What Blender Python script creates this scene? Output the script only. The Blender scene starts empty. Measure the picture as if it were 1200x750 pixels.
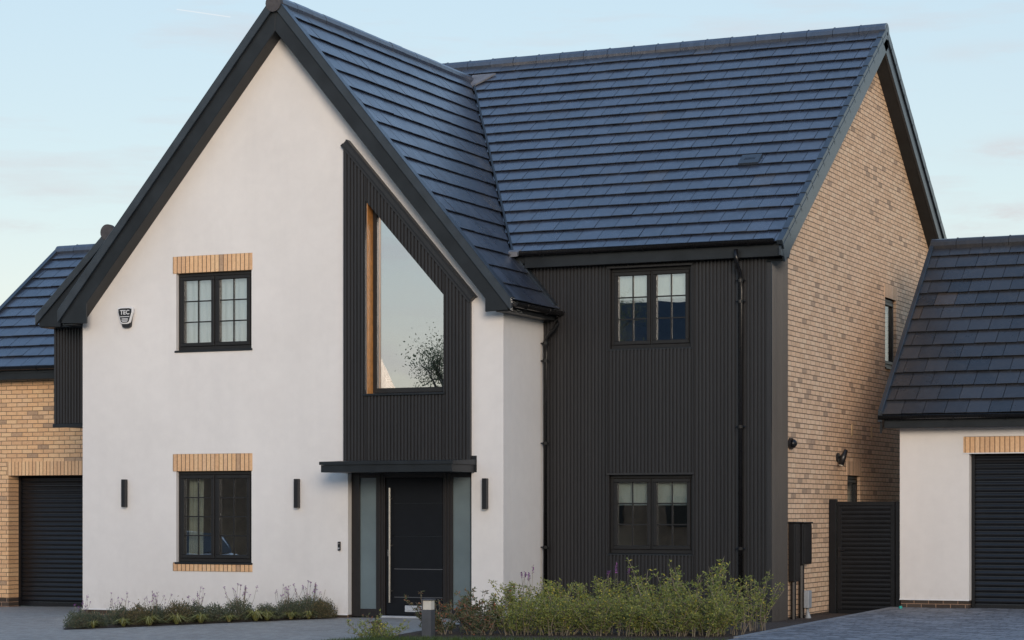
import bpy, bmesh, math, random
from mathutils import Vector, Matrix, noise
R = math.radians
rnd = random.Random(11)
scene = bpy.context.scene
col = scene.collection

# ------------------------------------------------------------------ materials
def new_mat(name):
    m = bpy.data.materials.new(name); m.use_nodes = True
    nt = m.node_tree; nt.nodes.clear()
    out = nt.nodes.new('ShaderNodeOutputMaterial')
    return m, nt, out

class NT:
    """small helper for wiring nodes"""
    def __init__(s, name):
        s.m, s.nt, s.out = new_mat(name)
    def n(s, t, **kw):
        nd = s.nt.nodes.new(t)
        for k, v in kw.items():
            if k.startswith('i_'):
                key = k[2:]
                key = int(key) if key.isdigit() else key.replace('_', ' ')
                nd.inputs[key].default_value = v
            else: setattr(nd, k, v)
        return nd
    def l(s, a, b): s.nt.links.new(a, b)
    def math(s, op, a, b=None, c=None):
        nd = s.n('ShaderNodeMath', operation=op)
        for i, v in enumerate((a, b, c)):
            if v is None: continue
            if isinstance(v, (int, float)): nd.inputs[i].default_value = v
            else: s.l(v, nd.inputs[i])
        return nd.outputs[0]
    def mix(s, f, a, b, blend='MIX'):
        nd = s.n('ShaderNodeMix', data_type='RGBA', blend_type=blend)
        for i, v in ((0, f), (6, a), (7, b)):
            if isinstance(v, (int, float)): nd.inputs[i].default_value = v
            elif isinstance(v, (tuple, list)): nd.inputs[i].default_value = (*v, 1)
            else: s.l(v, nd.inputs[i])
        return nd.outputs[2]
    def ramp(s, f, stops, interp='LINEAR'):
        nd = s.n('ShaderNodeValToRGB'); cr = nd.color_ramp; cr.interpolation = interp
        while len(cr.elements) < len(stops): cr.elements.new(0.5)
        for e, (p, c) in zip(cr.elements, stops):
            e.position = p; e.color = (*c, 1) if len(c) == 3 else c
        s.l(f, nd.inputs[0]); return nd.outputs[0]
    def coord(s):
        return s.n('ShaderNodeTexCoord').outputs['Object']
    def noise(s, vec, scale, detail=4, rough=.55):
        nd = s.n('ShaderNodeTexNoise'); nd.inputs['Scale'].default_value = scale
        nd.inputs['Detail'].default_value = detail; nd.inputs['Roughness'].default_value = rough
        if vec is not None: s.l(vec, nd.inputs['Vector'])
        return nd.outputs[0]
    def scaled(s, vec, sc):
        nd = s.n('ShaderNodeMapping'); nd.inputs['Scale'].default_value = sc
        s.l(vec, nd.inputs[0]); return nd.outputs[0]
    def bsdf(s, color, rough, bump=None, bstr=.3, bdist=.01, metal=0, spec=.5, coat=0):
        b = s.n('ShaderNodeBsdfPrincipled')
        for key, v in (('Base Color', color), ('Roughness', rough)):
            if isinstance(v, (int, float)): b.inputs[key].default_value = v
            elif isinstance(v, (tuple, list)): b.inputs[key].default_value = (*v, 1)
            else: s.l(v, b.inputs[key])
        b.inputs['Metallic'].default_value = metal
        b.inputs['Specular IOR Level'].default_value = spec
        b.inputs['Coat Weight'].default_value = coat
        if bump is not None:
            bn = s.n('ShaderNodeBump'); bn.inputs['Strength'].default_value = bstr
            bn.inputs['Distance'].default_value = bdist
            s.l(bump, bn.inputs['Height']); s.l(bn.outputs[0], b.inputs['Normal'])
        s.l(b.outputs[0], s.out.inputs[0]); return b

def plain(name, c, rough=.5, metal=0, spec=.5, var=.25, scale=6, bstr=.05, coat=0):
    t = NT(name); v = t.coord(); n = t.noise(v, scale, 5); n2 = t.noise(v, scale*9, 3)
    lo = tuple(x*(1-var) for x in c); hi = tuple(min(1, x*(1+var)) for x in c)
    cc = t.ramp(n, [(.3, lo), (.7, hi)])
    rr = t.n('ShaderNodeMapRange'); t.l(n2, rr.inputs[0])
    rr.inputs[3].default_value = max(.03, rough-.08); rr.inputs[4].default_value = min(1, rough+.1)
    t.bsdf(cc, rr.outputs[0], n2, bstr, .004, metal, spec, coat)
    return t.m

def render_wall_mat():
    t = NT('white_render'); v = t.coord()
    big = t.noise(v, .45, 5, .6); streak = t.noise(t.scaled(v, (2.4, 2.4, .22)), 1.0, 5, .6)
    fine = t.noise(v, 160, 3, .7); mid = t.noise(v, 7, 4)
    c = t.ramp(big, [(.25, (.665, .640, .615)), (.75, (.775, .750, .722))])
    c = t.mix(t.math('MULTIPLY', t.ramp(streak, [(.48, (0, 0, 0)), (.8, (1, 1, 1))]), .22), c, (.54, .53, .52))
    c = t.mix(.16, c, t.ramp(mid, [(.3, (.62, .60, .58)), (.7, (.80, .78, .75))]))
    sp = t.n('ShaderNodeSeparateXYZ'); t.l(v, sp.inputs[0])
    foot = t.n('ShaderNodeMapRange'); t.l(sp.outputs[2], foot.inputs[0])
    foot.inputs[1].default_value = .42; foot.inputs[2].default_value = .0; foot.inputs[3].default_value = 0; foot.inputs[4].default_value = 1
    spl = t.math('MULTIPLY', foot.outputs[0], t.ramp(t.noise(t.scaled(v, (5, 5, 3)), 2.0, 6, .7), [(.42, (0, 0, 0)), (.7, (1, 1, 1))]))
    c = t.mix(t.math('MULTIPLY', spl, .35), c, (.42, .38, .33))
    h = t.math('ADD', fine, t.math('MULTIPLY', mid, .8))
    t.bsdf(c, .92, h, .35, .006, 0, .25)
    return t.m

def brick_mat(name, axes, bw=.225, bh=.075, stagger=.5, mortar=.010, stops=None, mort=(.26, .18, .115), k=1.0):
    """brickwork worked out from object coordinates: every brick gets its own random tone"""
    t = NT(name); v = t.coord()
    sep = t.n('ShaderNodeSeparateXYZ'); t.l(v, sep.inputs[0])
    u = sep.outputs[axes[0]]; w = sep.outputs[axes[1]]
    wob = t.noise(v, 9, 3)
    w2 = t.math('ADD', w, t.math('MULTIPLY', t.math('SUBTRACT', wob, .5), .008))
    row = t.math('FLOOR', t.math('DIVIDE', w2, bh))
    shift = t.math('MULTIPLY', t.math('MODULO', t.math('ADD', row, 1000), 2), stagger*bw)
    uu = t.math('ADD', u, shift)
    colm = t.math('FLOOR', t.math('DIVIDE', uu, bw))
    fu = t.math('SUBTRACT', t.math('DIVIDE', uu, bw), colm)
    fw = t.math('SUBTRACT', t.math('DIVIDE', w2, bh), row)
    du = t.math('MULTIPLY', t.math('MINIMUM', fu, t.math('SUBTRACT', 1, fu)), bw)
    dw = t.math('MULTIPLY', t.math('MINIMUM', fw, t.math('SUBTRACT', 1, fw)), bh)
    d = t.math('MINIMUM', du, dw)
    rag = t.noise(v, 70, 2)
    d = t.math('ADD', d, t.math('MULTIPLY', t.math('SUBTRACT', rag, .5), .005))
    mr = t.n('ShaderNodeMapRange', interpolation_type='SMOOTHSTEP'); t.l(d, mr.inputs[0])
    mr.inputs[1].default_value = mortar*.35; mr.inputs[2].default_value = mortar*.75
    face = mr.outputs[0]
    comb = t.n('ShaderNodeCombineXYZ'); t.l(colm, comb.inputs[0]); t.l(row, comb.inputs[1])
    wn = t.n('ShaderNodeTexWhiteNoise', noise_dimensions='3D'); t.l(comb.outputs[0], wn.inputs[0])
    tone = t.ramp(wn.outputs[0], stops or BRICK, 'LINEAR')
    blot = t.noise(v, 26, 5, .65)
    tone = t.mix(.34, tone, t.ramp(blot, [(.3, tuple(k*x for x in (.40, .24, .15))), (.5, tuple(k*x for x in (.72, .475, .28))), (.72, tuple(k*x for x in (.90, .67, .43)))]), 'MIX')
    big = t.noise(v, .7, 4)
    tone = t.mix(t.math('MULTIPLY', t.ramp(big, [(.4, (0, 0, 0)), (.75, (1, 1, 1))]), .25), tone, tuple(k*x for x in (.68, .50, .37)))
    grain = t.noise(v, 120, 3)
    tone = t.mix(.16, tone, t.ramp(grain, [(.3, tuple(k*x for x in (.2, .13, .09))), (.7, tuple(k*x for x in (.8, .6, .42)))]))
    c = t.mix(face, mort, tone)
    h = t.math('ADD', face, t.math('MULTIPLY', grain, .25))
    t.bsdf(c, .9, h, .8, .012, 0, .2)
    return t.m
BRICK = [(0, (0.204, 0.134, 0.092)), (.05, (0.288, 0.178, 0.112)), (.08, (0.624, 0.345, 0.168)), (.35, (0.768, 0.436, 0.204)),
         (.6, (0.840, 0.491, 0.240)), (.85, (0.860, 0.557, 0.286)), (1, (0.720, 0.446, 0.255))]
BRICK_SIDE_LIGHT = [(0, (0.180, 0.145, 0.122)), (.04, (0.264, 0.193, 0.159)), (.055, (0.648, 0.436, 0.288)), (.4, (0.792, 0.544, 0.362)),
         (.7, (0.852, 0.592, 0.404)), (1, (0.860, 0.653, 0.461))]  # same brick as above, tones shifted to carry the side wall's light
BRICK_DARK = [(0, (.035, .033, .035)), (1, (.075, .065, .062))]

def tile_mat(name, k, ior=1.62, streak=.45):
    t = NT(name); v = t.coord()
    at = t.n('ShaderNodeAttribute', attribute_name='tone')
    n = t.noise(v, 2.2, 6, .6); st = t.noise(v, 34, 4, .6)
    c = t.ramp(at.outputs['Fac'], [(p_, tuple(a*b for a, b in zip(c_, k))) for p_, c_ in [(0, (.015, .021, .034)), (.5, (.027, .036, .057)), (.95, (.041, .053, .080)), (1, (.055, .054, .058))]])
    c = t.mix(t.math('MULTIPLY', t.ramp(n, [(.50, (0, 0, 0)), (.72, (1, 1, 1))]), .5), c, (.046, .044, .046))
    c = t.mix(.22, c, t.ramp(st, [(.3, (.010, .012, .018)), (.7, (.060, .063, .072))]))
    stk = t.noise(t.scaled(v, (9, 9, 1.6)), 1.0, 5, .65)
    c = t.mix(t.math('MULTIPLY', t.ramp(stk, [(.5, (0, 0, 0)), (.7, (1, 1, 1))]), streak), c, tuple(a*b for a, b in zip((.075, .092, .125), k)))
    rr = t.n('ShaderNodeMapRange'); t.l(n, rr.inputs[0]); rr.inputs[3].default_value = .20; rr.inputs[4].default_value = .38
    h = t.math('ADD', st, t.math('MULTIPLY', t.noise(v, 9, 3), 1.5))
    t.bsdf(c, rr.outputs[0], h, .16, .006, 0, 1.0).inputs['IOR'].default_value = ior
    return t.m

def cladding_mat():
    t = NT('dark_fluted_board'); v = t.coord()
    n = t.noise(t.scaled(v, (14, 14, .35)), 1.0, 5, .6); f = t.noise(t.scaled(v, (70, 70, 2)), 1.0, 3)
    c = t.ramp(n, [(.3, (.013, .0132, .0148)), (.7, (.025, .025, .027))])
    at = t.n('ShaderNodeAttribute', attribute_name='tone')
    c = t.mix(.5, c, t.ramp(at.outputs['Fac'], [(0, (.017, .017, .018)), (1, (.036, .035, .036))]))
    c = t.mix(.3, c, t.ramp(f, [(.3, (.013, .013, .014)), (.7, (.038, .037, .038))]))
    t.bsdf(c, .42, f, .12, .003, 0, .45)
    return t.m

def glass_mat(name, refl, tint=(.80, .88, .90), rough=0.0, warp=.0025, scale=1.2):
    t = NT(name)
    tr = t.n('ShaderNodeBsdfTransparent'); tr.inputs[0].default_value = (*tint, 1)
    gl = t.n('ShaderNodeBsdfGlossy'); gl.inputs['Roughness'].default_value = rough
    gl.inputs[0].default_value = (.95, .97, 1, 1)
    n = t.noise(t.coord(), scale, 2)
    b = t.n('ShaderNodeBump'); b.inputs['Strength'].default_value = .5; b.inputs['Distance'].default_value = warp
    t.l(n, b.inputs['Height']); t.l(b.outputs[0], gl.inputs['Normal'])
    mx = t.n('ShaderNodeMixShader'); mx.inputs[0].default_value = refl
    t.l(tr.outputs[0], mx.inputs[1]); t.l(gl.outputs[0], mx.inputs[2]); t.l(mx.outputs[0], t.out.inputs[0])
    return t.m

def paving_mat(name, bw, bh, lo, hi, mort, rot=0.0, contrast=.5, bstr=.6):
    t = NT(name); v = t.coord()
    mp = t.n('ShaderNodeMapping'); mp.inputs['Rotation'].default_value = (0, 0, rot); t.l(v, mp.inputs[0])
    sep = t.n('ShaderNodeSeparateXYZ'); t.l(mp.outputs[0], sep.inputs[0])
    row = t.math('FLOOR', t.math('DIVIDE', sep.outputs[1], bh))
    rowo = t.n('ShaderNodeTexWhiteNoise', noise_dimensions='1D'); t.l(row, rowo.inputs['W'])
    uu = t.math('ADD', t.math('DIVIDE', sep.outputs[0], bw), t.math('MULTIPLY', rowo.outputs[0], .9))
    cl = t.math('FLOOR', uu)
    fu = t.math('SUBTRACT', uu, cl); fw = t.math('SUBTRACT', t.math('DIVIDE', sep.outputs[1], bh), row)
    du = t.math('MULTIPLY', t.math('MINIMUM', fu, t.math('SUBTRACT', 1, fu)), bw)
    dw = t.math('MULTIPLY', t.math('MINIMUM', fw, t.math('SUBTRACT', 1, fw)), bh)
    d = t.math('MINIMUM', du, dw)
    mr = t.n('ShaderNodeMapRange', interpolation_type='SMOOTHSTEP'); t.l(d, mr.inputs[0])
    mr.inputs[1].default_value = .001; mr.inputs[2].default_value = .008
    cb = t.n('ShaderNodeCombineXYZ'); t.l(cl, cb.inputs[0]); t.l(row, cb.inputs[1])
    wn = t.n('ShaderNodeTexWhiteNoise', noise_dimensions='3D'); t.l(cb.outputs[0], wn.inputs[0])
    tone = t.mix(wn.outputs[0], lo, hi)
    n = t.noise(v, 1.1, 5, .6); g = t.noise(v, 55, 4, .7)
    tone = t.mix(contrast, tone, t.ramp(n, [(.3, lo), (.7, hi)]))
    tone = t.mix(.25, tone, t.ramp(g, [(.3, tuple(x*.5 for x in lo)), (.7, tuple(min(1, x*1.4) for x in hi))]))
    c = t.mix(mr.outputs[0], mort, tone)
    h = t.math('ADD', mr.outputs[0], t.math('ADD', t.math('MULTIPLY', g, .35), t.math('MULTIPLY', wn.outputs[0], .4)))
    t.bsdf(c, .7, h, bstr, .01, 0, .4)
    return t.m

def leaf_mat(name, stops, trans=.25, rough=.5):
    t = NT(name)
    at = t.n('ShaderNodeAttribute', attribute_name='tone')
    c = t.ramp(at.outputs['Fac'], stops)
    d = t.n('ShaderNodeBsdfPrincipled'); t.l(c, d.inputs['Base Color']); d.inputs['Roughness'].default_value = rough
    d.inputs['Specular IOR Level'].default_value = .35
    tr = t.n('ShaderNodeBsdfTranslucent'); t.l(c, tr.inputs[0])
    mx = t.n('ShaderNodeMixShader'); mx.inputs[0].default_value = trans
    t.l(d.outputs[0], mx.inputs[1]); t.l(tr.outputs[0], mx.inputs[2]); t.l(mx.outputs[0], t.out.inputs[0])
    return t.m

def fabric_mat(name, c, trans=.35):
    t = NT(name); v = t.coord(); n = t.noise(t.scaled(v, (30, 30, 4)), 1.0, 4)
    cc = t.ramp(n, [(.3, tuple(x*.85 for x in c)), (.7, c)])
    d = t.n('ShaderNodeBsdfDiffuse'); t.l(cc, d.inputs[0])
    tr = t.n('ShaderNodeBsdfTranslucent'); t.l(cc, tr.inputs[0])
    mx = t.n('ShaderNodeMixShader'); mx.inputs[0].default_value = trans
    t.l(d.outputs[0], mx.inputs[1]); t.l(tr.outputs[0], mx.inputs[2]); t.l(mx.outputs[0], t.out.inputs[0])
    return t.m

M = dict(
    render=render_wall_mat(), tile=tile_mat('sky_tinted_tile', (1, 1, 1)), tile_grey=tile_mat('charcoal_tile', (1.1, .87, .62), 1.30, .2), clad=cladding_mat(),  # tile has the sky reflection's blue in its base colour, tile_grey nearly none
    brick=brick_mat('buff_brick_front', (0, 2), stops=BRICK),
    brick_side=brick_mat('buff_brick_side', (1, 2), stops=BRICK_SIDE_LIGHT, mort=(.22, .16, .115)),
    soldier=brick_mat('buff_brick_soldier', (0, 2), bw=.075, bh=3.0, stagger=0, stops=BRICK, mort=(.17, .11, .07)),
    soldier_side=brick_mat('buff_brick_soldier_side', (1, 2), bw=.075, bh=3.0, stagger=0, stops=BRICK_SIDE_LIGHT, mort=(.17, .12, .09)),
    dark_brick=brick_mat('dark_plinth_brick', (0, 2), stops=BRICK_DARK, k=.12, mort=(.34, .22, .15)),
    dark_brick_side=brick_mat('dark_plinth_brick_side', (1, 2), stops=BRICK_DARK, k=.12, mort=(.2, .15, .11)),
    trim=plain('anthracite_trim', (.014, .017, .020), .40, var=.3, scale=3, spec=.35, bstr=.06),
    verge=plain('slate_verge_trim', (.022, .029, .038), .30, var=.3, scale=4, spec=.6, bstr=.06),
    gutter=plain('black_gutter', (.007, .007, .008), .28, var=.2, spec=.4, bstr=.03),
    frame=plain('dark_window_frame', (.016, .0155, .0155), .42, var=.15, scale=10, spec=.35, bstr=.08),
    door=plain('near_black_door', (.0065, .0075, .010), .42, var=.12, scale=10, spec=.22, bstr=.12),
    doorframe=plain('dark_door_frame', (.012, .009, .0085), .42, var=.15, scale=10, bstr=.06),
    roller=plain('black_roller_slat', (.0075, .008, .010), .30, var=.15, scale=5, spec=.5, bstr=.04),
    gate=plain('black_gate_slat', (.008, .009, .011), .42, var=.2, scale=5, spec=.3, bstr=.05),
    box=plain('black_plastic_box', (.006, .006, .007), .4, var=.2, bstr=.05),
    steel=plain('brushed_steel', (.62, .58, .53), .28, metal=1, var=.08, scale=30, bstr=.03),
    alu=plain('pale_aluminium', (.55, .56, .58), .45, metal=.6, var=.1),
    lead=plain('grey_lead', (.13, .135, .15), .6, var=.25, scale=8),
    cap=plain('grey_ridge_cap', (.055, .052, .055), .75, var=.25, scale=16, bstr=.2),
    sunset_tint=plain('sunset_orange_reveal', (.42, .19, .055), .45, var=.25, scale=14),  # orange of the sunset put into the reveal's base colour
    grey=plain('grey_plastic', (.30, .32, .34), .5, var=.15),
    whitep=plain('white_plastic', (.72, .72, .72), .4, var=.05),
    blackp=plain('black_plastic', (.012, .012, .014), .35, var=.1),
    bollard=plain('grey_bollard_metal', (.075, .078, .085), .5, var=.15),
    lens=plain('opal_lens', (.62, .58, .50), .35, var=.1),
    glass=glass_mat('window_glass', .23, (.90, .95, .96)),
    glass_sky=glass_mat('tall_window_glass', .58, (.55, .6, .62), warp=.004, scale=.9),
    frost=plain('frosted_glass', (.125, .165, .178), .20, var=.16, scale=1.2, spec=.5, bstr=.02),
    sheer=fabric_mat('sheer_fabric', (.80, .81, .80), .35),
    blind=fabric_mat('cream_blind_fabric', (.78, .76, .66), .25),
    curtain=fabric_mat('pale_curtain_fabric', (.62, .58, .45), .2),
    far_brick=plain('brown_far_brick', (.22, .14, .09), .9, var=.3, scale=3),
    plaster=plain('pale_plaster', (.50, .49, .48), .9, var=.05),
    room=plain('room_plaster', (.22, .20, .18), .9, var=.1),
    paving=paving_mat('grey_block_paving', .20, .10, (.24, .225, .205), (.40, .38, .35), (.12, .115, .11), R(24), .35, .7),
    drive=paving_mat('charcoal_block_paving', .21, .14, (.075, .08, .09), (.31, .315, .33), (.03, .031, .033), R(5), .2, 1.2),
    kerb=plain('pale_kerb_concrete', (.21, .21, .215), .85, var=.25, scale=9, bstr=.3),
    asphalt=plain('dark_asphalt', (.05, .05, .052), .85, var=.3, scale=25, bstr=.4),
    soil=plain('brown_soil_mulch', (.055, .036, .026), .95, var=.6, scale=28, bstr=.9),
    earth=plain('rough_green_ground', (.07, .08, .04), .95, var=.4, scale=1.5, bstr=.4),
    stem=plain('pale_woody_stem', (.21, .175, .125), .85, var=.3, scale=12),
    bark=plain('brown_bark', (.085, .065, .05), .9, var=.4, scale=10, bstr=.5),
    leaf_green=leaf_mat('olive_leaf', [(0, (.085, .12, .035)), (.4, (.20, .235, .065)), (.8, (.33, .35, .095)), (.93, (.54, .46, .09)), (1, (.66, .53, .08))]),
    leaf_red=leaf_mat('bronze_leaf', [(0, (.055, .08, .035)), (.5, (.11, .13, .06)), (.75, (.22, .12, .07)), (1, (.36, .13, .07))]),
    leaf_grey=leaf_mat('grey_green_leaf', [(0, (.055, .075, .05)), (.5, (.11, .135, .09)), (.8, (.18, .19, .12)), (1, (.27, .20, .12))]),
    leaf_bronze=leaf_mat('bronze_green_leaf', [(0, (.06, .07, .04)), (.5, (.13, .125, .07)), (.8, (.23, .18, .09)), (1, (.34, .20, .10))]),
    leaf_lime=leaf_mat('yellow_green_blade', [(0, (.13, .14, .045)), (.6, (.27, .28, .09)), (1, (.46, .38, .18))]),
    flower=leaf_mat('purple_flower', [(0, (.09, .03, .12)), (.6, (.18, .06, .22)), (1, (.42, .12, .46))]),
    tree_leaf=leaf_mat('tree_leaf', [(0, (.10, .12, .06)), (1, (.22, .23, .12))], .5),
    turf=leaf_mat('turf_blade', [(0, (.035, .06, .015)), (1, (.10, .14, .035))]),
    carpaint=plain('white_car_paint', (.80, .81, .83), .25, metal=0, var=.03, coat=.6),
    tyre=plain('black_tyre', (.02, .02, .02), .8),
    teal=plain('turquoise_plastic', (.02, .34, .30), .4, var=.1),
)

# ------------------------------------------------------------------ mesh helpers
class MB:
    def __init__(s): s.v = []; s.f = []; s.t = []
    def face(s, pts, tone=.5):
        b = len(s.v); s.v += [tuple(p) for p in pts]; s.f.append(tuple(range(b, b+len(pts)))); s.t.append(tone)
    def box(s, x0, x1, y0, y1, z0, z1, tone=.5):
        if x0 > x1: x0, x1 = x1, x0
        if y0 > y1: y0, y1 = y1, y0
        if z0 > z1: z0, z1 = z1, z0
        b = len(s.v)
        s.v += [(x0,y0,z0),(x1,y0,z0),(x1,y1,z0),(x0,y1,z0),(x0,y0,z1),(x1,y0,z1),(x1,y1,z1),(x0,y1,z1)]
        for q in ((3,2,1,0),(4,5,6,7),(0,1,5,4),(1,2,6,5),(2,3,7,6),(3,0,4,7)):
            s.f.append(tuple(b+i for i in q)); s.t.append(tone)
        return s
    def hexa(s, p, tone=.5):
        """eight points: bottom ring 0-3, top ring 4-7"""
        b = len(s.v); s.v += [tuple(q) for q in p]
        for q in ((3,2,1,0),(4,5,6,7),(0,1,5,4),(1,2,6,5),(2,3,7,6),(3,0,4,7)):
            s.f.append(tuple(b+i for i in q)); s.t.append(tone)
        return s
    def prism(s, pts, a, b_, axis='Y', tone=.5):
        """polygon (2D) swept between a and b_ along axis"""
        n = len(pts)
        mk = {'Y': lambda p, t: (p[0], t, p[1]), 'X': lambda p, t: (t, p[0], p[1]), 'Z': lambda p, t: (p[0], p[1], t)}[axis]
        b = len(s.v)
        s.v += [mk(p, a) for p in pts] + [mk(p, b_) for p in pts]
        s.f.append(tuple(b+i for i in range(n))); s.t.append(tone)
        s.f.append(tuple(b+n+i for i in reversed(range(n)))); s.t.append(tone)
        for i in range(n):
            j = (i+1) % n
            s.f.append((b+j, b+i, b+n+i, b+n+j)); s.t.append(tone)
        return s
    def tube(s, pts, r, n=8, tone=.5, caps=True):
        pts = [Vector(p) for p in pts]; rs = r if isinstance(r, (list, tuple)) else [r]*len(pts)
        b = len(s.v)
        for i, p in enumerate(pts):
            d = (pts[min(i+1, len(pts)-1)] - pts[max(i-1, 0)])
            d = d.normalized() if d.length > 1e-6 else Vector((0, 0, 1))
            a = d.cross(Vector((0, 0, 1)));
            if a.length < 1e-3: a = d.cross(Vector((1, 0, 0)))
            a.normalize(); c = d.cross(a)
            for k in range(n):
                t = 2*math.pi*k/n; s.v.append(tuple(p + (a*math.cos(t) + c*math.sin(t))*rs[i]))
        for i in range(len(pts)-1):
            for k in range(n):
                k2 = (k+1) % n
                s.f.append((b+i*n+k, b+i*n+k2, b+(i+1)*n+k2, b+(i+1)*n+k)); s.t.append(tone)
        if caps and n > 2:
            s.f.append(tuple(b+k for k in reversed(range(n)))); s.t.append(tone)
            e = b+(len(pts)-1)*n; s.f.append(tuple(e+k for k in range(n))); s.t.append(tone)
        return s
    def build(s, name, mat, parent=None, smooth=False, bevel=0, tone=False, clips=(), fix=True, origin=None):
        me = bpy.data.meshes.new(name)
        me.from_pydata(s.v, [], s.f)
        if tone:
            at = me.attributes.new('tone', 'FLOAT', 'FACE'); at.data.foreach_set('value', s.t)
        if clips or fix:
            bm = bmesh.new(); bm.from_mesh(me)
            for co, no in clips:
                bmesh.ops.bisect_plane(bm, geom=bm.verts[:]+bm.edges[:]+bm.faces[:], dist=1e-5, plane_co=co, plane_no=no, clear_outer=True)
            if fix: bmesh.ops.recalc_face_normals(bm, faces=bm.faces[:])
            bm.to_mesh(me); bm.free()
        off = origin
        if parent is not None: off = parent.location
        o = bpy.data.objects.new(name, me)
        if off is not None:
            me.transform(Matrix.Translation(-Vector(off)))
            if parent is None: o.location = off
        me.materials.append(mat)
        if smooth:
            for p in me.polygons: p.use_smooth = True
        if bevel:
            md = o.modifiers.new('bevel', 'BEVEL'); md.width = bevel; md.segments = 1; md.limit_method = 'ANGLE'
        col.objects.link(o)
        if parent is not None: link_child(o, parent)
        return o

def root_of(o):
    while o.parent: o = o.parent
    return o
def link_child(o, parent):
    """parent may be the thing's Empty or a part of it; mesh data are already relative to the thing's origin"""
    o.parent = parent
def sub(mb, name, mat, part, **kw):
    """a sub-part: built relative to the thing, hung under one of its parts"""
    th = part.parent
    o = mb.build(name, mat, None, origin=None, **kw)
    o.data.transform(Matrix.Translation(-Vector(th.location))); o.parent = part
    return o
def thing(name, label, cat, loc=(0, 0, 0), group=None):
    o = bpy.data.objects.new(name, None); col.objects.link(o); o.location = loc; o.empty_display_size = .2
    return tag(o, label, cat, group)
def tag(o, label, cat, group=None):
    o['label'] = label; o['category'] = cat
    if group: o['group'] = group
    return o
def struct(o): o['kind'] = 'structure'; return o

def strips(xs, lo, hi, holes):
    """cut the area between lo(x) and hi(x) into quads that leave the holes open"""
    xs = sorted(set(round(x, 5) for x in xs)); out = []
    for a, b in zip(xs, xs[1:]):
        if b-a < 1e-4: continue
        m = (a+b)/2
        hs = sorted([h for h in holes if h[0] <= m <= h[1]], key=lambda h: h[2](m))
        cur = lo
        for h in hs:
            if h[2](m) > cur(m)+1e-4: out.append((a, b, cur, h[2]))
            cur = h[3]
        if hi(m) > cur(m)+1e-4: out.append((a, b, cur, hi))
    return [(a, b, l(a), l(b), h(a), h(b)) for a, b, l, h in out]
def K(c): return lambda x: c
def hole(x0, x1, z0, z1): return (x0, x1, K(z0), K(z1))

def wall(mb, x0, x1, lo, hi, holes, y0, y1, brk=(), axis='Y'):
    """a wall of real thickness between y0 (outer face) and y1 with holes; axis X: x runs along Y and y along X"""
    xs = [x0, x1, *brk]
    for h in holes: xs += [max(x0, h[0]), min(x1, h[1])]
    tmp = bmesh.new()
    P = (lambda u, d, z: (u, d, z)) if axis == 'Y' else (lambda u, d, z: (d, u, z))
    for a, b, la, lb, ha, hb in strips(xs, lo, hi, holes):
        pts = [P(a, y0, la), P(b, y0, lb), P(b, y1, lb), P(a, y1, la), P(a, y0, ha), P(b, y0, hb), P(b, y1, hb), P(a, y1, ha)]
        if abs(ha-la) < 1e-5: pts[4] = P(a, y0, ha+1e-4); pts[7] = P(a, y1, ha+1e-4)
        mb.hexa(pts)

def ribs(mb, x0, x1, lo, hi, holes, y, pitch=.0555, depth=.014, back=.012, axis='Y', sgn=-1):
    """vertical fluted board: a backing sheet and one raised rib after another; y is the backing face, ribs stand out by sgn*depth"""
    P = (lambda u, d, z: (u, d, z)) if axis == 'Y' else (lambda u, d, z: (d, u, z))
    n = max(1, round((x1-x0)/pitch)); p = (x1-x0)/n
    xs = [x0, x1]
    for h in holes: xs += [h[0], h[1]]
    xs = [min(max(x, x0), x1) for x in xs]
    for a, b, la, lb, ha, hb in strips(xs, lo, hi, holes):
        yb = y-sgn*back
        mb.hexa([P(a, y, la), P(b, y, lb), P(b, yb, lb), P(a, yb, la), P(a, y, ha), P(b, y, hb), P(b, yb, hb), P(a, yb, ha)], .5)
    for i in range(n):
        a = x0+i*p+p*.13; b = x0+(i+1)*p-p*.13
        xx = [a, b]
        for h in holes:
            for e in (h[0], h[1]):
                if a < e < b: xx.append(e)
        if i % 4 == 0: bt = rnd.random()
        tone = min(1, max(0, bt*.7+rnd.random()*.3))
        for c, d, la, lb, ha, hb in strips(xx, lo, hi, holes):
            if d-c < .006: continue
            yt = y+sgn*depth; i1 = min(.008, (d-c)*.22)
            f = lambda la_, lb_, t: la_+(lb_-la_)*t
            t1 = i1/(d-c)
            la2, lb2 = f(la, lb, t1), f(la, lb, 1-t1); ha2, hb2 = f(ha, hb, t1), f(ha, hb, 1-t1)
            q = [P(c, y, la), P(d, y, lb), P(c+i1, yt, la2), P(d-i1, yt, lb2), P(c, y, ha), P(d, y, hb), P(c+i1, yt, ha2), P(d-i1, yt, hb2)]
            mb.face([q[2], q[3], q[7], q[6]], tone); mb.face([q[0], q[2], q[6], q[4]], tone); mb.face([q[3], q[1], q[5], q[7]], tone)
            mb.face([q[4], q[6], q[7], q[5]], tone); mb.face([q[0], q[1], q[3], q[2]], tone)

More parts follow.
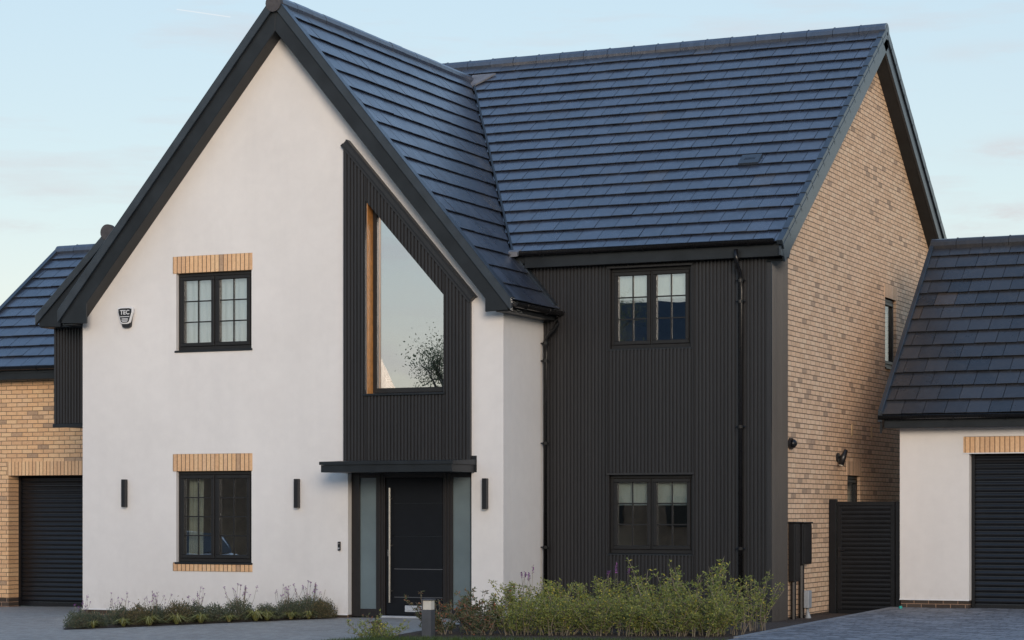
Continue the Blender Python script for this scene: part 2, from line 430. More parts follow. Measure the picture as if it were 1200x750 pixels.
def slope(mb, O, U, V, ulen, vlen, gauge, width, step=.037, umin=0, seed=1):
    """one roof slope of interlocking tiles laid course by course; every tile a shallow wedge of its own"""
    r = random.Random(seed)
    O, U, V = Vector(O), Vector(U).normalized(), Vector(V).normalized()
    N = U.cross(V).normalized()
    if N.z < 0: N = -N
    nc = max(1, round(vlen/gauge)); g = vlen/nc
    for c in range(nc):
        v0 = c*g - (.012 if c else 0); v1 = (c+1)*g + (.03 if c < nc-1 else 0)
        u = -width*(.5 if c % 2 else 0)
        wob = r.uniform(-.003, .003)
        while u < ulen-.001:
            a, b = max(u, 0)+.0042, min(u+width, ulen)-.0042
            u += width
            if b-a < .02: continue
            j = r.uniform(-.003, .003); jl = r.uniform(-.004, .004)+wob; tone = min(1, max(0, r.gauss(.45, .2)))
            if r.random() < .008: tone = 1
            h0 = step+j; h1 = .004
            t0 = r.uniform(-.0025, .0025)
            p = lambda uu, vv, hh: O+U*uu+V*vv+N*hh
            mb.hexa([p(a, v0+jl, h0-.013), p(b, v0+jl, h0-.013), p(b, v1, -.02), p(a, v1, -.02),
                     p(a, v0+jl, h0+t0), p(b, v0+jl, h0-t0), p(b, v1, h1), p(a, v1, h1)], tone)
    return nc, g

def ridge(mb, A, B, r=.115, seg=.44, seed=3, flat=.75):
    """half-round ridge tiles with small clips between them"""
    rr = random.Random(seed)
    A, B = Vector(A), Vector(B); L = (B-A).length; d = (B-A)/L
    side = d.cross(Vector((0, 0, 1))).normalized(); up = side.cross(d)
    n = max(1, round(L/seg)); s = L/n
    for i in range(n):
        a = A+d*(i*s+.004); b = A+d*((i+1)*s-.004); dz = rr.uniform(-.003, .003); dr = rr.uniform(0, .004)
        base = len(mb.v); K_ = 9
        for q, rad in ((a, r+dr), (b, r+dr)):
            for k in range(K_):
                t = math.pi*(-.16+1.32*k/(K_-1))
                mb.v.append(tuple(q+side*math.cos(t)*rad*1.05+up*(math.sin(t)*rad*flat+dz)))
        for k in range(K_-1):
            mb.f.append((base+k, base+k+1, base+K_+k+1, base+K_+k)); mb.t.append(rr.uniform(.3, .8))
        mb.f.append(tuple(base+k for k in range(K_))); mb.t.append(.4)
        mb.f.append(tuple(base+K_+k for k in range(K_))); mb.t.append(.4)
        if i:
            c = A+d*(i*s)+up*(r*flat+.004)
            mb.tube([c-d*.014-up*.006, c+d*.014-up*.006], .014, 6, .35)
    return mb

def window(parent, x0, x1, z0, z1, y, rows, cols=2, lights=2, glass='glass', axis='Y', sgn=1, name='window', sill=True, fw=.05, sw=.058, sillx=.045, bars=True, label=None, depth=.07):
    """outer frame with opening sashes; y is the outer face of the frame, sgn the direction that leads indoors"""
    P = (lambda u, d, z: (u, d, z)) if axis == 'Y' else (lambda u, d, z: (d, u, z))
    def bx(mb, a, b, d0, d1, c, e):
        p = P(a, y+sgn*d0, c); q = P(b, y+sgn*d1, e); mb.box(p[0], q[0], p[1], q[1], p[2], q[2])
    mb = MB()
    bx(mb, x0, x1, 0, depth, z1-fw, z1); bx(mb, x0, x1, 0, depth, z0, z0+fw*1.15)
    bx(mb, x0, x0+fw, 0, depth, z0+fw*1.15, z1-fw); bx(mb, x1-fw, x1, 0, depth, z0+fw*1.15, z1-fw)
    mull = []
    W = (x1-x0-2*fw)
    mw = .035
    lw = (W-mw*(lights-1))/lights
    for i in range(1, lights):
        a = x0+fw+i*lw+(i-1)*mw; bx(mb, a, a+mw, .004, depth-.004, z0+fw*1.15, z1-fw)
    w = mb.build(name, M['frame'], parent, bevel=.005)
    if label: w['label'] = label
    for i in range(lights):
        a = x0+fw+i*(lw+mw); b = a+lw; c = z0+fw*1.15; e = z1-fw
        mb = MB()
        d0, d1 = -.014, depth-.012
        bx(mb, a+.002, b-.002, d0, d1, e-sw, e-.002); bx(mb, a+.002, b-.002, d0, d1, c+.002, c+sw)
        bx(mb, a+.002, a+sw, d0, d1, c+sw, e-sw); bx(mb, b-sw, b-.002, d0, d1, c+sw, e-sw)
        sub(mb, 'sash', M['frame'], w, bevel=.006)
        ga, gb, gc, ge = a+sw, b-sw, c+sw, e-sw
        pm = MB(); bx(pm, ga-.003, gb+.003, .024, .030, gc-.003, ge+.003)
        sub(pm, 'pane', M[glass], w)
        if bars:
            bm_ = MB(); t = .0095
            for k in range(1, cols):
                u = ga+(gb-ga)*k/cols; bx(bm_, u-t, u+t, .010, .0235, gc, ge)
            for k in range(1, rows):
                zz = gc+(ge-gc)*k/rows; bx(bm_, ga, gb, .0115, .0225, zz-t, zz+t)
            sub(bm_, 'glazing_bars', M['frame'], w)
    if sill:
        sm = MB(); bx(sm, x0-sillx*.7, x1+sillx*.5, -sillx-.03, depth, z0-.032, z0-.002)
        sub(sm, 'sill', M['trim'], w, bevel=.004)
    return w

def room(parent, x0, x1, y0, y1, z0, z1, mat='room'):
    mb = MB()
    t = .06
    mb.box(x0, x1, y1, y1+t, z0, z1); mb.box(x0-t, x0, y0, y1, z0, z1); mb.box(x1, x1+t, y0, y1, z0, z1)
    mb.box(x0, x1, y0, y1, z0-t, z0); mb.box(x0, x1, y0, y1, z1, z1+t)
    return mb.build('room_lining', M[mat], parent)

# ------------------------------------------------------------------ the main house
H = thing('detached_house', 'two storey house with white gable, black fluted cladding and slate grey roofs', 'house', (5.5, 3.5, 0))
XC, ZA = 3.65, 9.20               # gable ridge
TL, TR = 1.176, 1.205             # its two pitches
def gz(x): return ZA-TL*(XC-x) if x < XC else ZA-TR*(x-XC)
WX, WY = 7.252, 1.45              # side return corner, cladding plane
XB, YB = 10.78, 2.27              # brick gable plane and where its brickwork starts
YE, ZE, YR, ZR = 1.25, 5.39, 6.98, 9.52   # main roof eave and ridge
XV = 11.02
PM = (ZR-ZE)/(YR-YE)
def mz(y): return ZE+PM*(y-YE) if y < YR else ZR-PM*(y-YR)

win_holes = [hole(1.725, 3.065, 3.99, 5.19), hole(1.725, 3.065, .755, 2.15)]
PX0, PX1 = 4.68, 6.737
def panel_top(x): return 6.97-1.147*(x-4.68)
# white gable wall
mb = MB()
door_hole = hole(4.72, 6.745, -.2, 2.16)
tall_hole = (5.036, 6.311, K(3.27), lambda x: 6.12-1.12*(x-5.036))
lint_holes = [hole(1.67, 3.08, 5.19, 5.45), hole(1.67, 3.08, 2.15, 2.415), hole(1.67, 3.08, .615, .755)]
wall(mb, 0, WX, K(0), lambda x: min(gz(x)-.27, 99), win_holes+lint_holes+[door_hole, tall_hole], 0, .30, brk=(XC,))
mb.box(WX-.30, WX, .303, WY+.25, 0, 4.42)
mb.box(0, .30, .303, 3.25, 0, 4.9)
gw = mb.build('white_render_wall', M['render'], H)
for nm_, x0, x1, z0, z1 in (('brick_lintel', 1.67, 3.08, 5.19, 5.447), ('brick_lintel', 1.67, 3.08, 2.15, 2.412), ('brick_sill', 1.67, 3.08, .618, .742)):
    mb = MB(); mb.box(x0, x1, -.012, .20, z0, z1); mb.build(nm_, M['soldier'], H, bevel=.003)
mb = MB()
mb.box(.012, 4.72, .012, .28, -.35, -.003); mb.build('brick_plinth', M['dark_brick'], H); mb = MB(); mb.box(6.745, WX-.012, .012, .28, -.35, -.003); mb.box(WX-.28, WX-.012, .28, WY, -.35, -.003)
mb.build('brick_plinth', M['dark_brick'], H)
mb = MB()
mb.box(-.006, 4.714, -.014, .02, -.006, .012); mb.box(6.75, WX+.008, -.014, .02, -.006, .012); mb.box(WX-.02, WX+.012, .022, WY, -.006, .012)
mb.build('bell_cast_bead', M['whitep'], H)

window(H, 1.735, 3.06, 4.005, 5.185, .055, 3, label=None)
window(H, 1.735, 3.06, .755, 2.145, .055, 4)
room(H, 1.2, 3.6, .36, 3.2, 3.2, 5.5); room(H, 1.2, 3.6, .36, 3.2, .1, 2.7)

# feature panel of fluted board over the door with the tall raked window
mb = MB()
ribs(mb, PX0, PX1, K(2.262), panel_top, [tall_hole], -.030, depth=.021, back=.027)
mb.box(PX0-.012, PX0+.012, -.052, -.001, 2.262, panel_top(PX0)); mb.box(PX1-.012, PX1+.012, -.052, -.001, 2.262, panel_top(PX1))
mb.build('fluted_cladding', M['clad'], H, tone=True)
mb = MB()
d = Vector((1, 0, -1.147)).normalized(); nrm = Vector((1.147, 0, 1)).normalized()
A = Vector((PX0-.02, 0, panel_top(PX0-.02))); B = Vector((PX1+.03, 0, panel_top(PX1+.03)))
def rail(mb, A, B, w0, w1, y0, y1, e0=0, e1=0):
    a, b = A+d*e0, B+d*e1
    mb.hexa([(a+nrm*w0)+Vector((0, y0, 0)), (b+nrm*w0)+Vector((0, y0, 0)), (b+nrm*w0)+Vector((0, y1, 0)), (a+nrm*w0)+Vector((0, y1, 0)),
             (a+nrm*w1)+Vector((0, y0, 0)), (b+nrm*w1)+Vector((0, y0, 0)), (b+nrm*w1)+Vector((0, y1, 0)), (a+nrm*w1)+Vector((0, y1, 0))])
rail(mb, A, B, -.052, .0, -.062, -.001); rail(mb, A, B, .003, .075, -.105, -.001, .03, 0); rail(mb, A, B, .078, .098, -.125, -.001, .03, .01)
mb.build('cladding_cap', M['clad'], H, bevel=.004)
# tall window
mb = MB()
zt = tall_hole[3]
zf = lambda x: zt(x)-.012
yy0, yy1 = .17, .25
mb.prism([(5.04, 3.29), (5.115, 3.29), (5.115, zf(5.115)), (5.04, zf(5.04))], yy0, yy1)
mb.prism([(6.245, 3.29), (6.305, 3.29), (6.305, zf(6.305)), (6.245, zf(6.245))], yy0, yy1)
mb.prism([(5.115, 3.29), (6.245, 3.29), (6.245, 3.36), (5.115, 3.36)], yy0+.001, yy1)
mb.prism([(5.115, zf(5.115)-.09), (6.245, zf(6.245)-.09), (6.245, zf(6.245)), (5.115, zf(5.115))], yy0+.001, yy1)
tw = mb.build('window', M['frame'], H, bevel=.005)
tw['label'] = 'tall raked window reflecting the evening sky'
mb = MB(); mb.prism([(5.112, 3.357), (6.248, 3.357), (6.248, zf(6.248)-.088), (5.112, zf(5.112)-.088)], .205, .213); sub(mb, 'pane', M['glass_sky'], tw)
mb = MB(); mb.box(5.0, 6.345, -.075, .165, 3.235, 3.267); sub(mb, 'sill', M['trim'], tw, bevel=.005)
mb = MB(); mb.box(5.0363, 5.05, .004, .168, 3.27, 6.09); sub(mb, 'sunset_tinted_reveal', M['sunset_tint'], tw)  # sunset glow on the reveal, painted as its colour
mb = MB(); mb.box(5.118, 5.16, .216, .30, 3.36, zf(5.16)-.1); sub(mb, 'inner_lining', M['sunset_tint'], tw)
room(H, 4.6, 6.36, .36, 3.4, 2.9, 5.75, 'plaster')

# front door set
mb = MB()
y0, y1 = .10, .18
for x0, x1 in ((4.725, 4.86), (5.135, 5.285), (6.235, 6.39), (6.68, 6.742)): mb.box(x0, x1, y0, y1, -.03, 2.155)
for x0, x1 in ((4.86, 5.135), (5.285, 6.235), (6.39, 6.68)): mb.box(x0, x1, y0+.002, y1, 2.03, 2.155)
for x0, x1 in ((4.86, 5.135), (6.39, 6.68)): mb.box(x0, x1, y0+.002, y1, -.03, .09)
for x in (5.20, 5.245, 6.275, 6.33): mb.box(x-.012, x+.012, y0-.014, y0+.01, -.025, 2.15)
df = mb.build('door_frame', M['doorframe'], H, bevel=.004)
for x0, x1 in ((4.857, 5.138), (6.387, 6.683)):
    mb = MB(); mb.box(x0, x1, .13, .142, .087, 2.033); sub(mb, 'sidelight', M['frost'], df)
mb = MB()
zs = [0.005, .27, .685, 1.17, 1.655, 2.03]
mb.box(5.287, 6.233, .128, .175, 0.002, 2.028)
for a, b in zip(zs, zs[1:]): mb.box(5.30, 6.222, .117, .130, a+.006, b-.006)
dr = mb.build('front_door', M['door'], H, bevel=.003)
for z in (.27, .685, 1.17, 1.655):
    mb = MB(); mb.box(5.43, 6.222, .1172, .126, z-.0055, z+.0055); sub(mb, 'groove_inlay', M['bollard' if z < .7 else 'trim'], dr)
mb = MB(); mb.tube([(5.385, .055, .19), (5.385, .055, 1.88)], .017, 12)
for z in (.36, 1.03, 1.72): mb.tube([(5.385, .055, z), (5.385, .125, z)], .011, 8)
sub(mb, 'handle', M['steel'], dr, smooth=False)
mb = MB(); mb.box(5.33, 5.358, .10, .118, .87, .97); mb.tube([(5.344, .088, .93), (5.344, .102, .93)], .012, 8); sub(mb, 'lock', M['steel'], dr, bevel=.003)
mb = MB(); mb.box(5.61, 5.935, .104, .1165, .055, .15); mb.box(5.63, 5.915, .098, .105, .075, .13); sub(mb, 'letter_plate', M['alu'], dr, bevel=.004)
mb = MB(); mb.box(5.25, 6.25, .02, .127, -.035, -.004); mb.build('threshold', M['alu'], H, bevel=.004)
mb = MB(); mb.box(4.70, 6.76, .19, .22, -.03, 2.16); mb.build('door_backing', M['room'], H)
mb = MB()
mb.box(4.69, 6.80, -.77, -.002, 2.10, 2.205); mb.prism([(-.79, 2.208), (-.004, 2.208), (-.004, 2.285), (-.79, 2.255)], 4.67, 6.82, 'X')
mb.box(4.66, 6.83, -.006+.004, -.0005, 2.10, 2.34)
mb.build('door_canopy', M['trim'], H, bevel=.005)

# gable roof: two slopes of tiles, ridge, verges and boards
YF = -.29                          # front of the roof tiles
def gslope(side, seed):
    mb = MB(); t = TL if side < 0 else TR
    xe = -.23 if side < 0 else 7.50
    V = Vector((-side, 0, t)); L = abs(XC-xe)*math.sqrt(1+t*t)
    if side > 0: slope(mb, (xe, YF, gz(xe)-.03), (0, 1, 0), V, 8.6, L, .345, .33, seed=seed)
    else: slope(mb, (xe, YF, gz(xe)-.03), (0, 1, 0), V, 8.6, L, .345, .33, seed=seed)
    return mb
mainN = Vector((0, -PM, 1)).normalized()
low = MB(); high = MB()
g = gslope(1, 5)
for f, t in zip(g.f, g.t):         # below the main eave the slope stops at the cladding, above it in the valley
    pts = [g.v[i] for i in f]
    (low if sum(p[2] for p in pts)/len(pts) < ZE+.02 else high).face(pts, t)
mr = MB()
gr = high.build('gable_roof', M['tile'], H, tone=True, clips=[((0, YE, ZE+.02), -mainN)], fix=False)
sub(low, 'lower_tiles', M['tile'], gr, tone=True, clips=[((0, WY-.02, 0), (0, 1, 0))], fix=False)
gl = gslope(-1, 6)
sub(gl, 'far_slope', M['tile'], gr, tone=True, clips=[((0, YE, ZE+.02), -mainN)], fix=False)
mb = MB()                          # boarding under the tiles
for s, t, xe in ((-1, TL, -.2), (1, TR, 7.47)):
    for y0_, y1_, xa in ((YF+.02, WY-.03, xe), (WY-.03, 6.3, XC+s*3.1)):
        mb.prism([(XC, ZA-.06), (xa, gz(xa)-.06), (xa, gz(xa)-.16), (XC, ZA-.16)], y0_+.002, y1_)
dk = mb.build('roof_deck', M['trim'], H)
mb = ridge(MB(), (XC, YF, ZA-.10), (XC, 6.42, ZA-.10), r=.125, flat=1.0); sub(mb, 'ridge_tiles', M['tile'], gr, tone=True)
mb = MB(); mb.tube([(XC, YF-.075, ZA-.10), (XC, YF+.01, ZA-.10)], .128, 24); sub(mb, 'ridge_end_cap', M['cap'], gr)
def rake(mb, xa, xb, top, bot, y0, y1):
    """board that follows the gable slope between xa and xb"""
    mb.prism([(xa, gz(xa)+top), (xb, gz(xb)+top), (xb, gz(xb)+bot), (xa, gz(xa)+bot)], y0, y1)
mb = MB()
rake(mb, -.235, XC, .035, -.155, YF-.055, YF+.02); rake(mb, XC, 7.52, .035, -.155, YF-.055, YF+.02)
rake(mb, -.235, XC, .040, .012, YF-.055, YF+.10); rake(mb, XC, 7.52, .040, .012, YF-.055, YF+.10)
sub(mb, 'verge_trim', M['verge'], gr, bevel=.006)
mb = MB()
yb0, yb1 = YF-.01, YF+.022
mb.prism([(XC, gz(XC)-.15), (XC, gz(XC)-.50), (.28, gz(.28)-.47), (.28, 4.455), (-.19, 4.47), (-.19, gz(-.19)-.15)], yb0, yb1)
mb.prism([(XC, gz(XC)-.15), (7.46, gz(7.46)-.15), (7.46, 4.40), (7.10, 4.385), (7.10, gz(7.10)-.47), (XC, gz(XC)-.50)], yb0+.001, yb1)
sub(mb, 'bargeboard', M['trim'], gr, bevel=.005)
mb = MB()                          # soffits
for s in (-1, 1):
    xa, xb = (.0, XC) if s < 0 else (XC, 7.25)
    mb.prism([(xa, gz(xa)-.44), (xb, gz(xb)-.46), (xb, gz(xb)-.42), (xa, gz(xa)-.40)], yb1+.002, -.002)
mb.box(-.19, -.002, yb1+.002, 2.2, 4.44, 4.46); mb.box(7.256, 7.46, yb1+.002, WY-.03, 4.38, 4.40)
mb.build('soffit', M['trim'], H)
mb = MB(); mb.box(7.44, 7.462, yb1+.003, WY-.03, 4.40, gz(7.45)-.06); mb.build('fascia', M['trim'], H)
mb = MB(); mb.box(-.19, -.168, yb1+.003, 2.2, 4.46, gz(-.17)-.06); mb.build('fascia', M['trim'], H)

def gutter(parent, A, B, r=.06, name='gutter'):
    """half-round gutter with brackets, stop ends and a rolled front lip"""
    A, B = Vector(A), Vector(B); dd = (B-A).normalized(); side = dd.cross(Vector((0, 0, 1)))
    mb = MB(); n = 9; base = 0
    ring = [(math.cos(math.pi*(1+k/(n-1))), math.sin(math.pi*(1+k/(n-1)))) for k in range(n)]
    outer = [(c*r, s*r) for c, s in ring]; inner = [(c*r*.86, s*r*.86) for c, s in reversed(ring)]
    prof = outer+inner
    for q in (A, B):
        for c, s in prof: mb.v.append(tuple(q+side*c+Vector((0, 0, s))))
    m = len(prof)
    for k in range(m):
        k2 = (k+1) % m; mb.f.append((k, k2, m+k2, m+k)); mb.t.append(.5)
    mb.f.append(tuple(range(m))); mb.t.append(.5); mb.f.append(tuple(range(m, 2*m))); mb.t.append(.5)
    for q in (A, B):
        mb.prism([(0, 0)]*0 or [(0, 0), (.001, 0), (.001, .001)], 0, .001) if False else None
        b = len(mb.v)
        for c, s in outer: mb.v.append(tuple(q+side*c*1.04+Vector((0, 0, s*1.04))))
        mb.f.append(tuple(b+k for k in range(n))); mb.t.append(.5)
    for s_ in (-1, 1): mb.tube([A+side*s_*r, B+side*s_*r], .008, 6)
    L = (B-A).length; k = .35
    while k < L:
        c = A+dd*k; pts = [c+side*cx*r*1.07+Vector((0, 0, sz*r*1.07)) for cx, sz in ring]
        mb.tube(pts, .010, 6); k += .8
    return mb.build(name, M['gutter'], parent, smooth=False)
gutter(H, (7.545, YF+.03, 4.50), (7.545, WY-.02, 4.50), .062)

def downpipe(parent, pts, r=.034, brackets=(), wallv=(0, 1, 0)):
    mb = MB(); mb.tube(pts, r, 12)
    o = mb.build('downpipe', M['gutter'], parent, smooth=True)
    wv = Vector(wallv)
    for p in brackets:
        b = MB(); p = Vector(p); b.tube([p-Vector((0, 0, .022)), p+Vector((0, 0, .022))], r*1.28, 12)
        s = wv.cross(Vector((0, 0, 1)))
        b.tube([p-s*.075, p+s*.075], .011, 6); sub(b, 'bracket', M['gutter'], o)
    return o
downpipe(H, [(7.545, 1.30, 4.45), (7.545, 1.30, 4.33), (7.50, 1.31, 4.25), (7.38, 1.33, 4.14), (7.335, 1.34, 4.07), (7.33, 1.345, 3.9), (7.33, 1.345, 0)],
         brackets=[(7.33, 1.345, 3.78), (7.33, 1.345, 2.55), (7.33, 1.345, 1.0), (7.33, 1.345, 4.04)])

# main block: fluted front, brick gable side
w1 = hole(8.31, 9.605, 3.92, 5.13); w2 = hole(8.295, 9.63, .90, 2.085)
mb = MB()
ribs(mb, WX+.002, XB-.002, K(-.06), K(5.165), [w1, w2], WY, depth=.021, back=.02)
for h, extra in ((w1, 0), (w2, .03)):
    x0, x1, z0, z1 = h[0], h[1], h[2](0), h[3](0)
    mb.box(x0, x0+.012, WY-.02, WY+.16, z0, z1); mb.box(x1-.012, x1, WY-.02, WY+.16, z0, z1)
    mb.box(x0-.02, x1+.02, WY-.045, WY+.16, z1-.014, z1+.014)
ribs(mb, 6.80, WX-.002, lambda x: gz(x)-.08, K(5.165), [], WY, depth=.021, back=.02)
mb.build('fluted_cladding', M['clad'], H, tone=True)
mb = MB()
ribs(mb, WY+.012, YB, K(-.06), K(5.42), [], XB+.002, depth=.021, back=.02, axis='X', sgn=1)
mb.box(XB-.03, XB+.03, WY-.028, WY+.010, -.06, 5.20)
mb.build('fluted_cladding', M['clad'], H, tone=True)
mb = MB(); wall(mb, WX+.01, XB-.05, K(-.3), K(5.25), [w1, w2], WY+.03, WY+.28); mb.build('inner_leaf', M['room'], H)
window(H, 8.325, 9.59, 3.93, 5.115, WY+.06, 3, sillx=.05)
window(H, 8.31, 9.615, .915, 2.07, WY+.06, 3, sillx=.05)
room(H, 7.9, 10.2, WY+.30, 4.6, 3.3, 5.35); room(H, 7.9, 10.2, WY+.30, 4.6, .2, 2.5)
# brick gable
sv = hole(7.86, 8.60, 3.97, 5.16); sw_ = hole(5.53, 6.28, 1.0, 2.11)
mb = MB()
YRB = 2*YR-YE-.3
wall(mb, YB+.002, YRB, K(-.02), lambda y: mz(y)-.13, [sv, sw_], XB, XB-.28, brk=(YR,), axis='X')
mb.build('brick_wall', M['brick_side'], H)
mb = MB(); wall(mb, WY+.30, YB, K(-.02), lambda y: mz(y)-.13, [], XB-.03, XB-.28, axis='X'); mb.build('inner_leaf', M['room'], H)
mb = MB(); wall(mb, .3, XB-.28, K(0), K(5.2), [], YRB-.02, YRB-.3); mb.build('rear_brick_wall', M['brick'], H)
mb = MB(); wall(mb, 3.26, YRB-.31, K(0), lambda y: mz(y)-.13, [], .28, .05, brk=(YR,), axis='X'); mb.build('far_brick_wall', M['brick_side'], H)
mb = MB(); mb.box(XB-.27, XB-.012+.024, YB, YRB, -.30, -.022); mb.build('brick_plinth', M['dark_brick_side'], H)
for a, b, z in ((7.80, 8.66, 5.16), (5.47, 6.34, 2.11)):
    mb = MB(); mb.box(XB-.2, XB+.006, a, b, z, z+.225); mb.build('brick_lintel', M['soldier_side'], H)
AIR = plain('pale_air_brick', (.66, .46, .26), .8)
for y_ in (5.78, 6.97):
    mb = MB(); mb.box(XB-.05, XB+.014, y_-.035, y_+.035, 2.74, 2.93); mb.build('air_brick', AIR, H)
window(H, 7.87, 8.59, 3.98, 5.15, XB-.045, 1, lights=1, axis='X', sgn=-1, bars=False, name='window', sillx=.04)
window(H, 5.54, 6.27, 1.01, 2.10, XB-.045, 1, lights=1, axis='X', sgn=-1, bars=False, name='window', sillx=.04)
mb = MB(); mb.box(7.6, XB-.29, 7.5, 9.0, 3.5, 5.45); mb.box(8.2, XB-.29, 5.2, 6.6, .8, 2.4); mb.build('room_lining', M['room'], H)

# main roof
mb = MB()
Ls = math.hypot(YR-YE, ZR-ZE)
slope(mb, (XC, YE-.03, ZE-.045), (1, 0, 0), (0, 1, PM), XV-XC-.02, Ls, .345, .33, seed=9)
gN_r = Vector((TR, 0, 1)).normalized(); gN_l = Vector((-TL, 0, 1)).normalized()
roof = mb.build('main_roof', M['tile'], H, tone=True, fix=False, clips=[((XC, 0, ZA), -gN_r)])
mb = MB(); slope(mb, (.2, YE-.03, ZE-.045), (1, 0, 0), (0, 1, PM), XC-.2, Ls, .345, .33, seed=19)
sub(mb, 'left_slope', M['tile'], roof, tone=True, fix=False, clips=[((XC, 0, ZA), -gN_l)])
mb = MB(); slope(mb, (.2, 2*YR-YE+.03, ZE-.045), (1, 0, 0), (0, -1, PM), XV-.2-.02, Ls, .345, .33, seed=10)
sub(mb, 'rear_slope', M['tile'], roof, tone=True, fix=False)
mb = MB()
P_ = [(YE+.05, ZE-.05), (YR, ZR-.07), (2*YR-YE-.02, ZE-.07), (2*YR-YE-.02, ZE-.17), (YR, ZR-.17), (YE+.05, ZE-.15)]
mb.prism([P_[0], P_[1], P_[4], P_[5]], XC, XV-.05, 'X'); mb.build('roof_deck', M['trim'], H, clips=[((XC, 0, ZA-.08), -gN_r)])
mb = MB(); mb.prism([P_[1], P_[2], P_[3], P_[4]], .3, XV-.05, 'X'); mb.build('roof_deck', M['trim'], H)
mb = ridge(MB(), (.3, YR, ZR-.055), (XV+.03, YR, ZR-.055), r=.13, seg=.44, flat=1.0); sub(mb, 'ridge_tiles', M['tile'], roof, tone=True)
# verge caps stepping with the courses, bargeboards, soffit
mb = MB(); vb = MB(); so = MB()
nc = round(Ls/.345); gg = Ls/nc
for sgn_ in (1, -1):
    V = Vector((0, sgn_, PM)).normalized(); N = Vector((0, -sgn_*PM, 1)).normalized()
    O = Vector((0, YE-.03, ZE-.045)) if sgn_ > 0 else Vector((0, 2*YR-YE+.03, ZE-.045))
    for c in range(nc):
        a = O+V*(c*gg-.01); b = O+V*((c+1)*gg+.02)
        h0, h1 = .052, .040
        q = lambda p, x, h: (x, p.y+N.y*h, p.z+N.z*h)
        mb.hexa([q(a, XV-.06, -.02), q(a, XV+.03, -.02), q(b, XV+.03, -.03), q(b, XV-.06, -.03),
                 q(a, XV-.06, h0), q(a, XV+.03, h0), q(b, XV+.03, h1), q(b, XV-.06, h1)])
        mb.hexa([q(a, XV+.012, -.10), q(a, XV+.034, -.10), q(b, XV+.034, -.10), q(b, XV+.012, -.10),
                 q(a, XV+.012, -.022), q(a, XV+.034, -.022), q(b, XV+.034, -.032), q(b, XV+.012, -.032)])
    a = O-V*.0; b = O+V*(Ls+.0)
    vb.hexa([q(a, XV-.03, -.31), q(a, XV+.008, -.31), q(b, XV+.008, -.31), q(b, XV-.03, -.31),
             q(a, XV-.03, -.08), q(a, XV+.008, -.08), q(b, XV+.008, -.08), q(b, XV-.03, -.08)])
    so.hexa([q(a, XB-.02, -.30), q(a, XV-.032, -.30), q(b, XV-.032, -.30), q(b, XB-.02, -.30),
             q(a, XB-.02, -.27), q(a, XV-.032, -.27), q(b, XV-.032, -.27), q(b, XB-.02, -.27)])
mb.prism([(YR-.13, ZR-.20), (YR+.13, ZR-.20), (YR+.13, ZR-.06), (YR, ZR+.06), (YR-.13, ZR-.06)], XV-.05, XV+.031, 'X')
vb.prism([(YR-.2, ZR-.36), (YR+.2, ZR-.36), (YR, ZR-.14)], XV-.028, XV+.0065, 'X')
vb.prism([(YE-.05, ZE-.10), (YE-.05, 5.165), (YE+.36, 5.165), (YE+.5, mz(YE+.5)-.32), (YE+.5, mz(YE+.5)-.14)], XV-.028, XV+.004, 'X')
sub(mb, 'verge_trim', M['verge'], roof, bevel=.005)
sub(vb, 'bargeboard', M['verge'], roof, bevel=.005)
sub(so, 'verge_soffit', M['trim'], roof)
mb = MB(); mb.box(7.02, XV-.03, YE+.02, YE+.042, 5.165, ZE-.03); mb.build('fascia', M['trim'], H, bevel=.004)
mb = MB(); mb.box(7.02, XV-.03, YE+.044, WY+.05, 5.168, 5.188); mb.build('soffit', M['trim'], H)
gutter(H, (6.99, YE-.055, 5.40), (10.93, YE-.055, 5.40), .062)
downpipe(H, [(10.36, YE-.055, 5.28), (10.36, YE-.055, 5.14), (10.365, YE-.02, 5.06), (10.37, WY-.11, 4.96), (10.37, WY-.085, 4.88), (10.37, WY-.08, 4.7), (10.37, WY-.08, -.05)],
         brackets=[(10.37, WY-.08, 4.85), (10.37, WY-.08, 4.55), (10.37, WY-.08, 2.75), (10.37, WY-.08, 1.0)])
# valley: dark trough with raised edge, lead saddle at its head
mb = MB()
def vp(z): return Vector((XC+(ZA-z)/TR, YE+(z-ZE)/PM, z))
a, b = vp(ZE-.02), vp(ZA-.12)
n1, n2 = gN_r, mainN; vd = (b-a).normalized()
e1 = vd.cross(n1).normalized(); e2 = n2.cross(vd).normalized()
up = (n1+n2).normalized()
for e in (e2,):
    s_ = e if e.x > 0 else -e
    o1, o2 = up*.005, up*.036
    mb.hexa([a+o1, a+s_*.03+o1, b+s_*.03+o1, b+o1, a+o2, a+s_*.03+o2, b+s_*.03+o2, b+o2])
sub(mb, 'valley_strip', M['trim'], roof)
mb = MB()
c = vp(ZA-.10)
pts = [c+Vector((-.05, .16, .116)), c+Vector((.40, .16, .116)), c+Vector((.26, -.05, -.036)), c+Vector((.09, -.24, -.174)), c+Vector((.02, -.12, -.087))]
n_ = mainN*.036
mb.v += [tuple(p+n_) for p in pts]+[tuple(p+n_*.3) for p in pts]; k = len(pts)
mb.f.append(tuple(range(k))); mb.t.append(.5)
for i in range(k): mb.f.append((i, (i+1) % k, k+(i+1) % k, k+i)); mb.t.append(.5)
sub(mb, 'lead_saddle', M['lead'], roof)
mb = MB(); a = vp(ZE-.01)
mb.hexa([a+Vector((-.08, -.10, -.06)), a+Vector((.14, -.10, -.05)), a+Vector((.14, .06, .0)), a+Vector((-.06, .06, .0)),
         a+Vector((-.08, -.10, .03)), a+Vector((.14, -.10, .02)), a+Vector((.14, .06, .07)), a+Vector((-.06, .06, .07))])
sub(mb, 'lead_apron', M['lead'], roof)
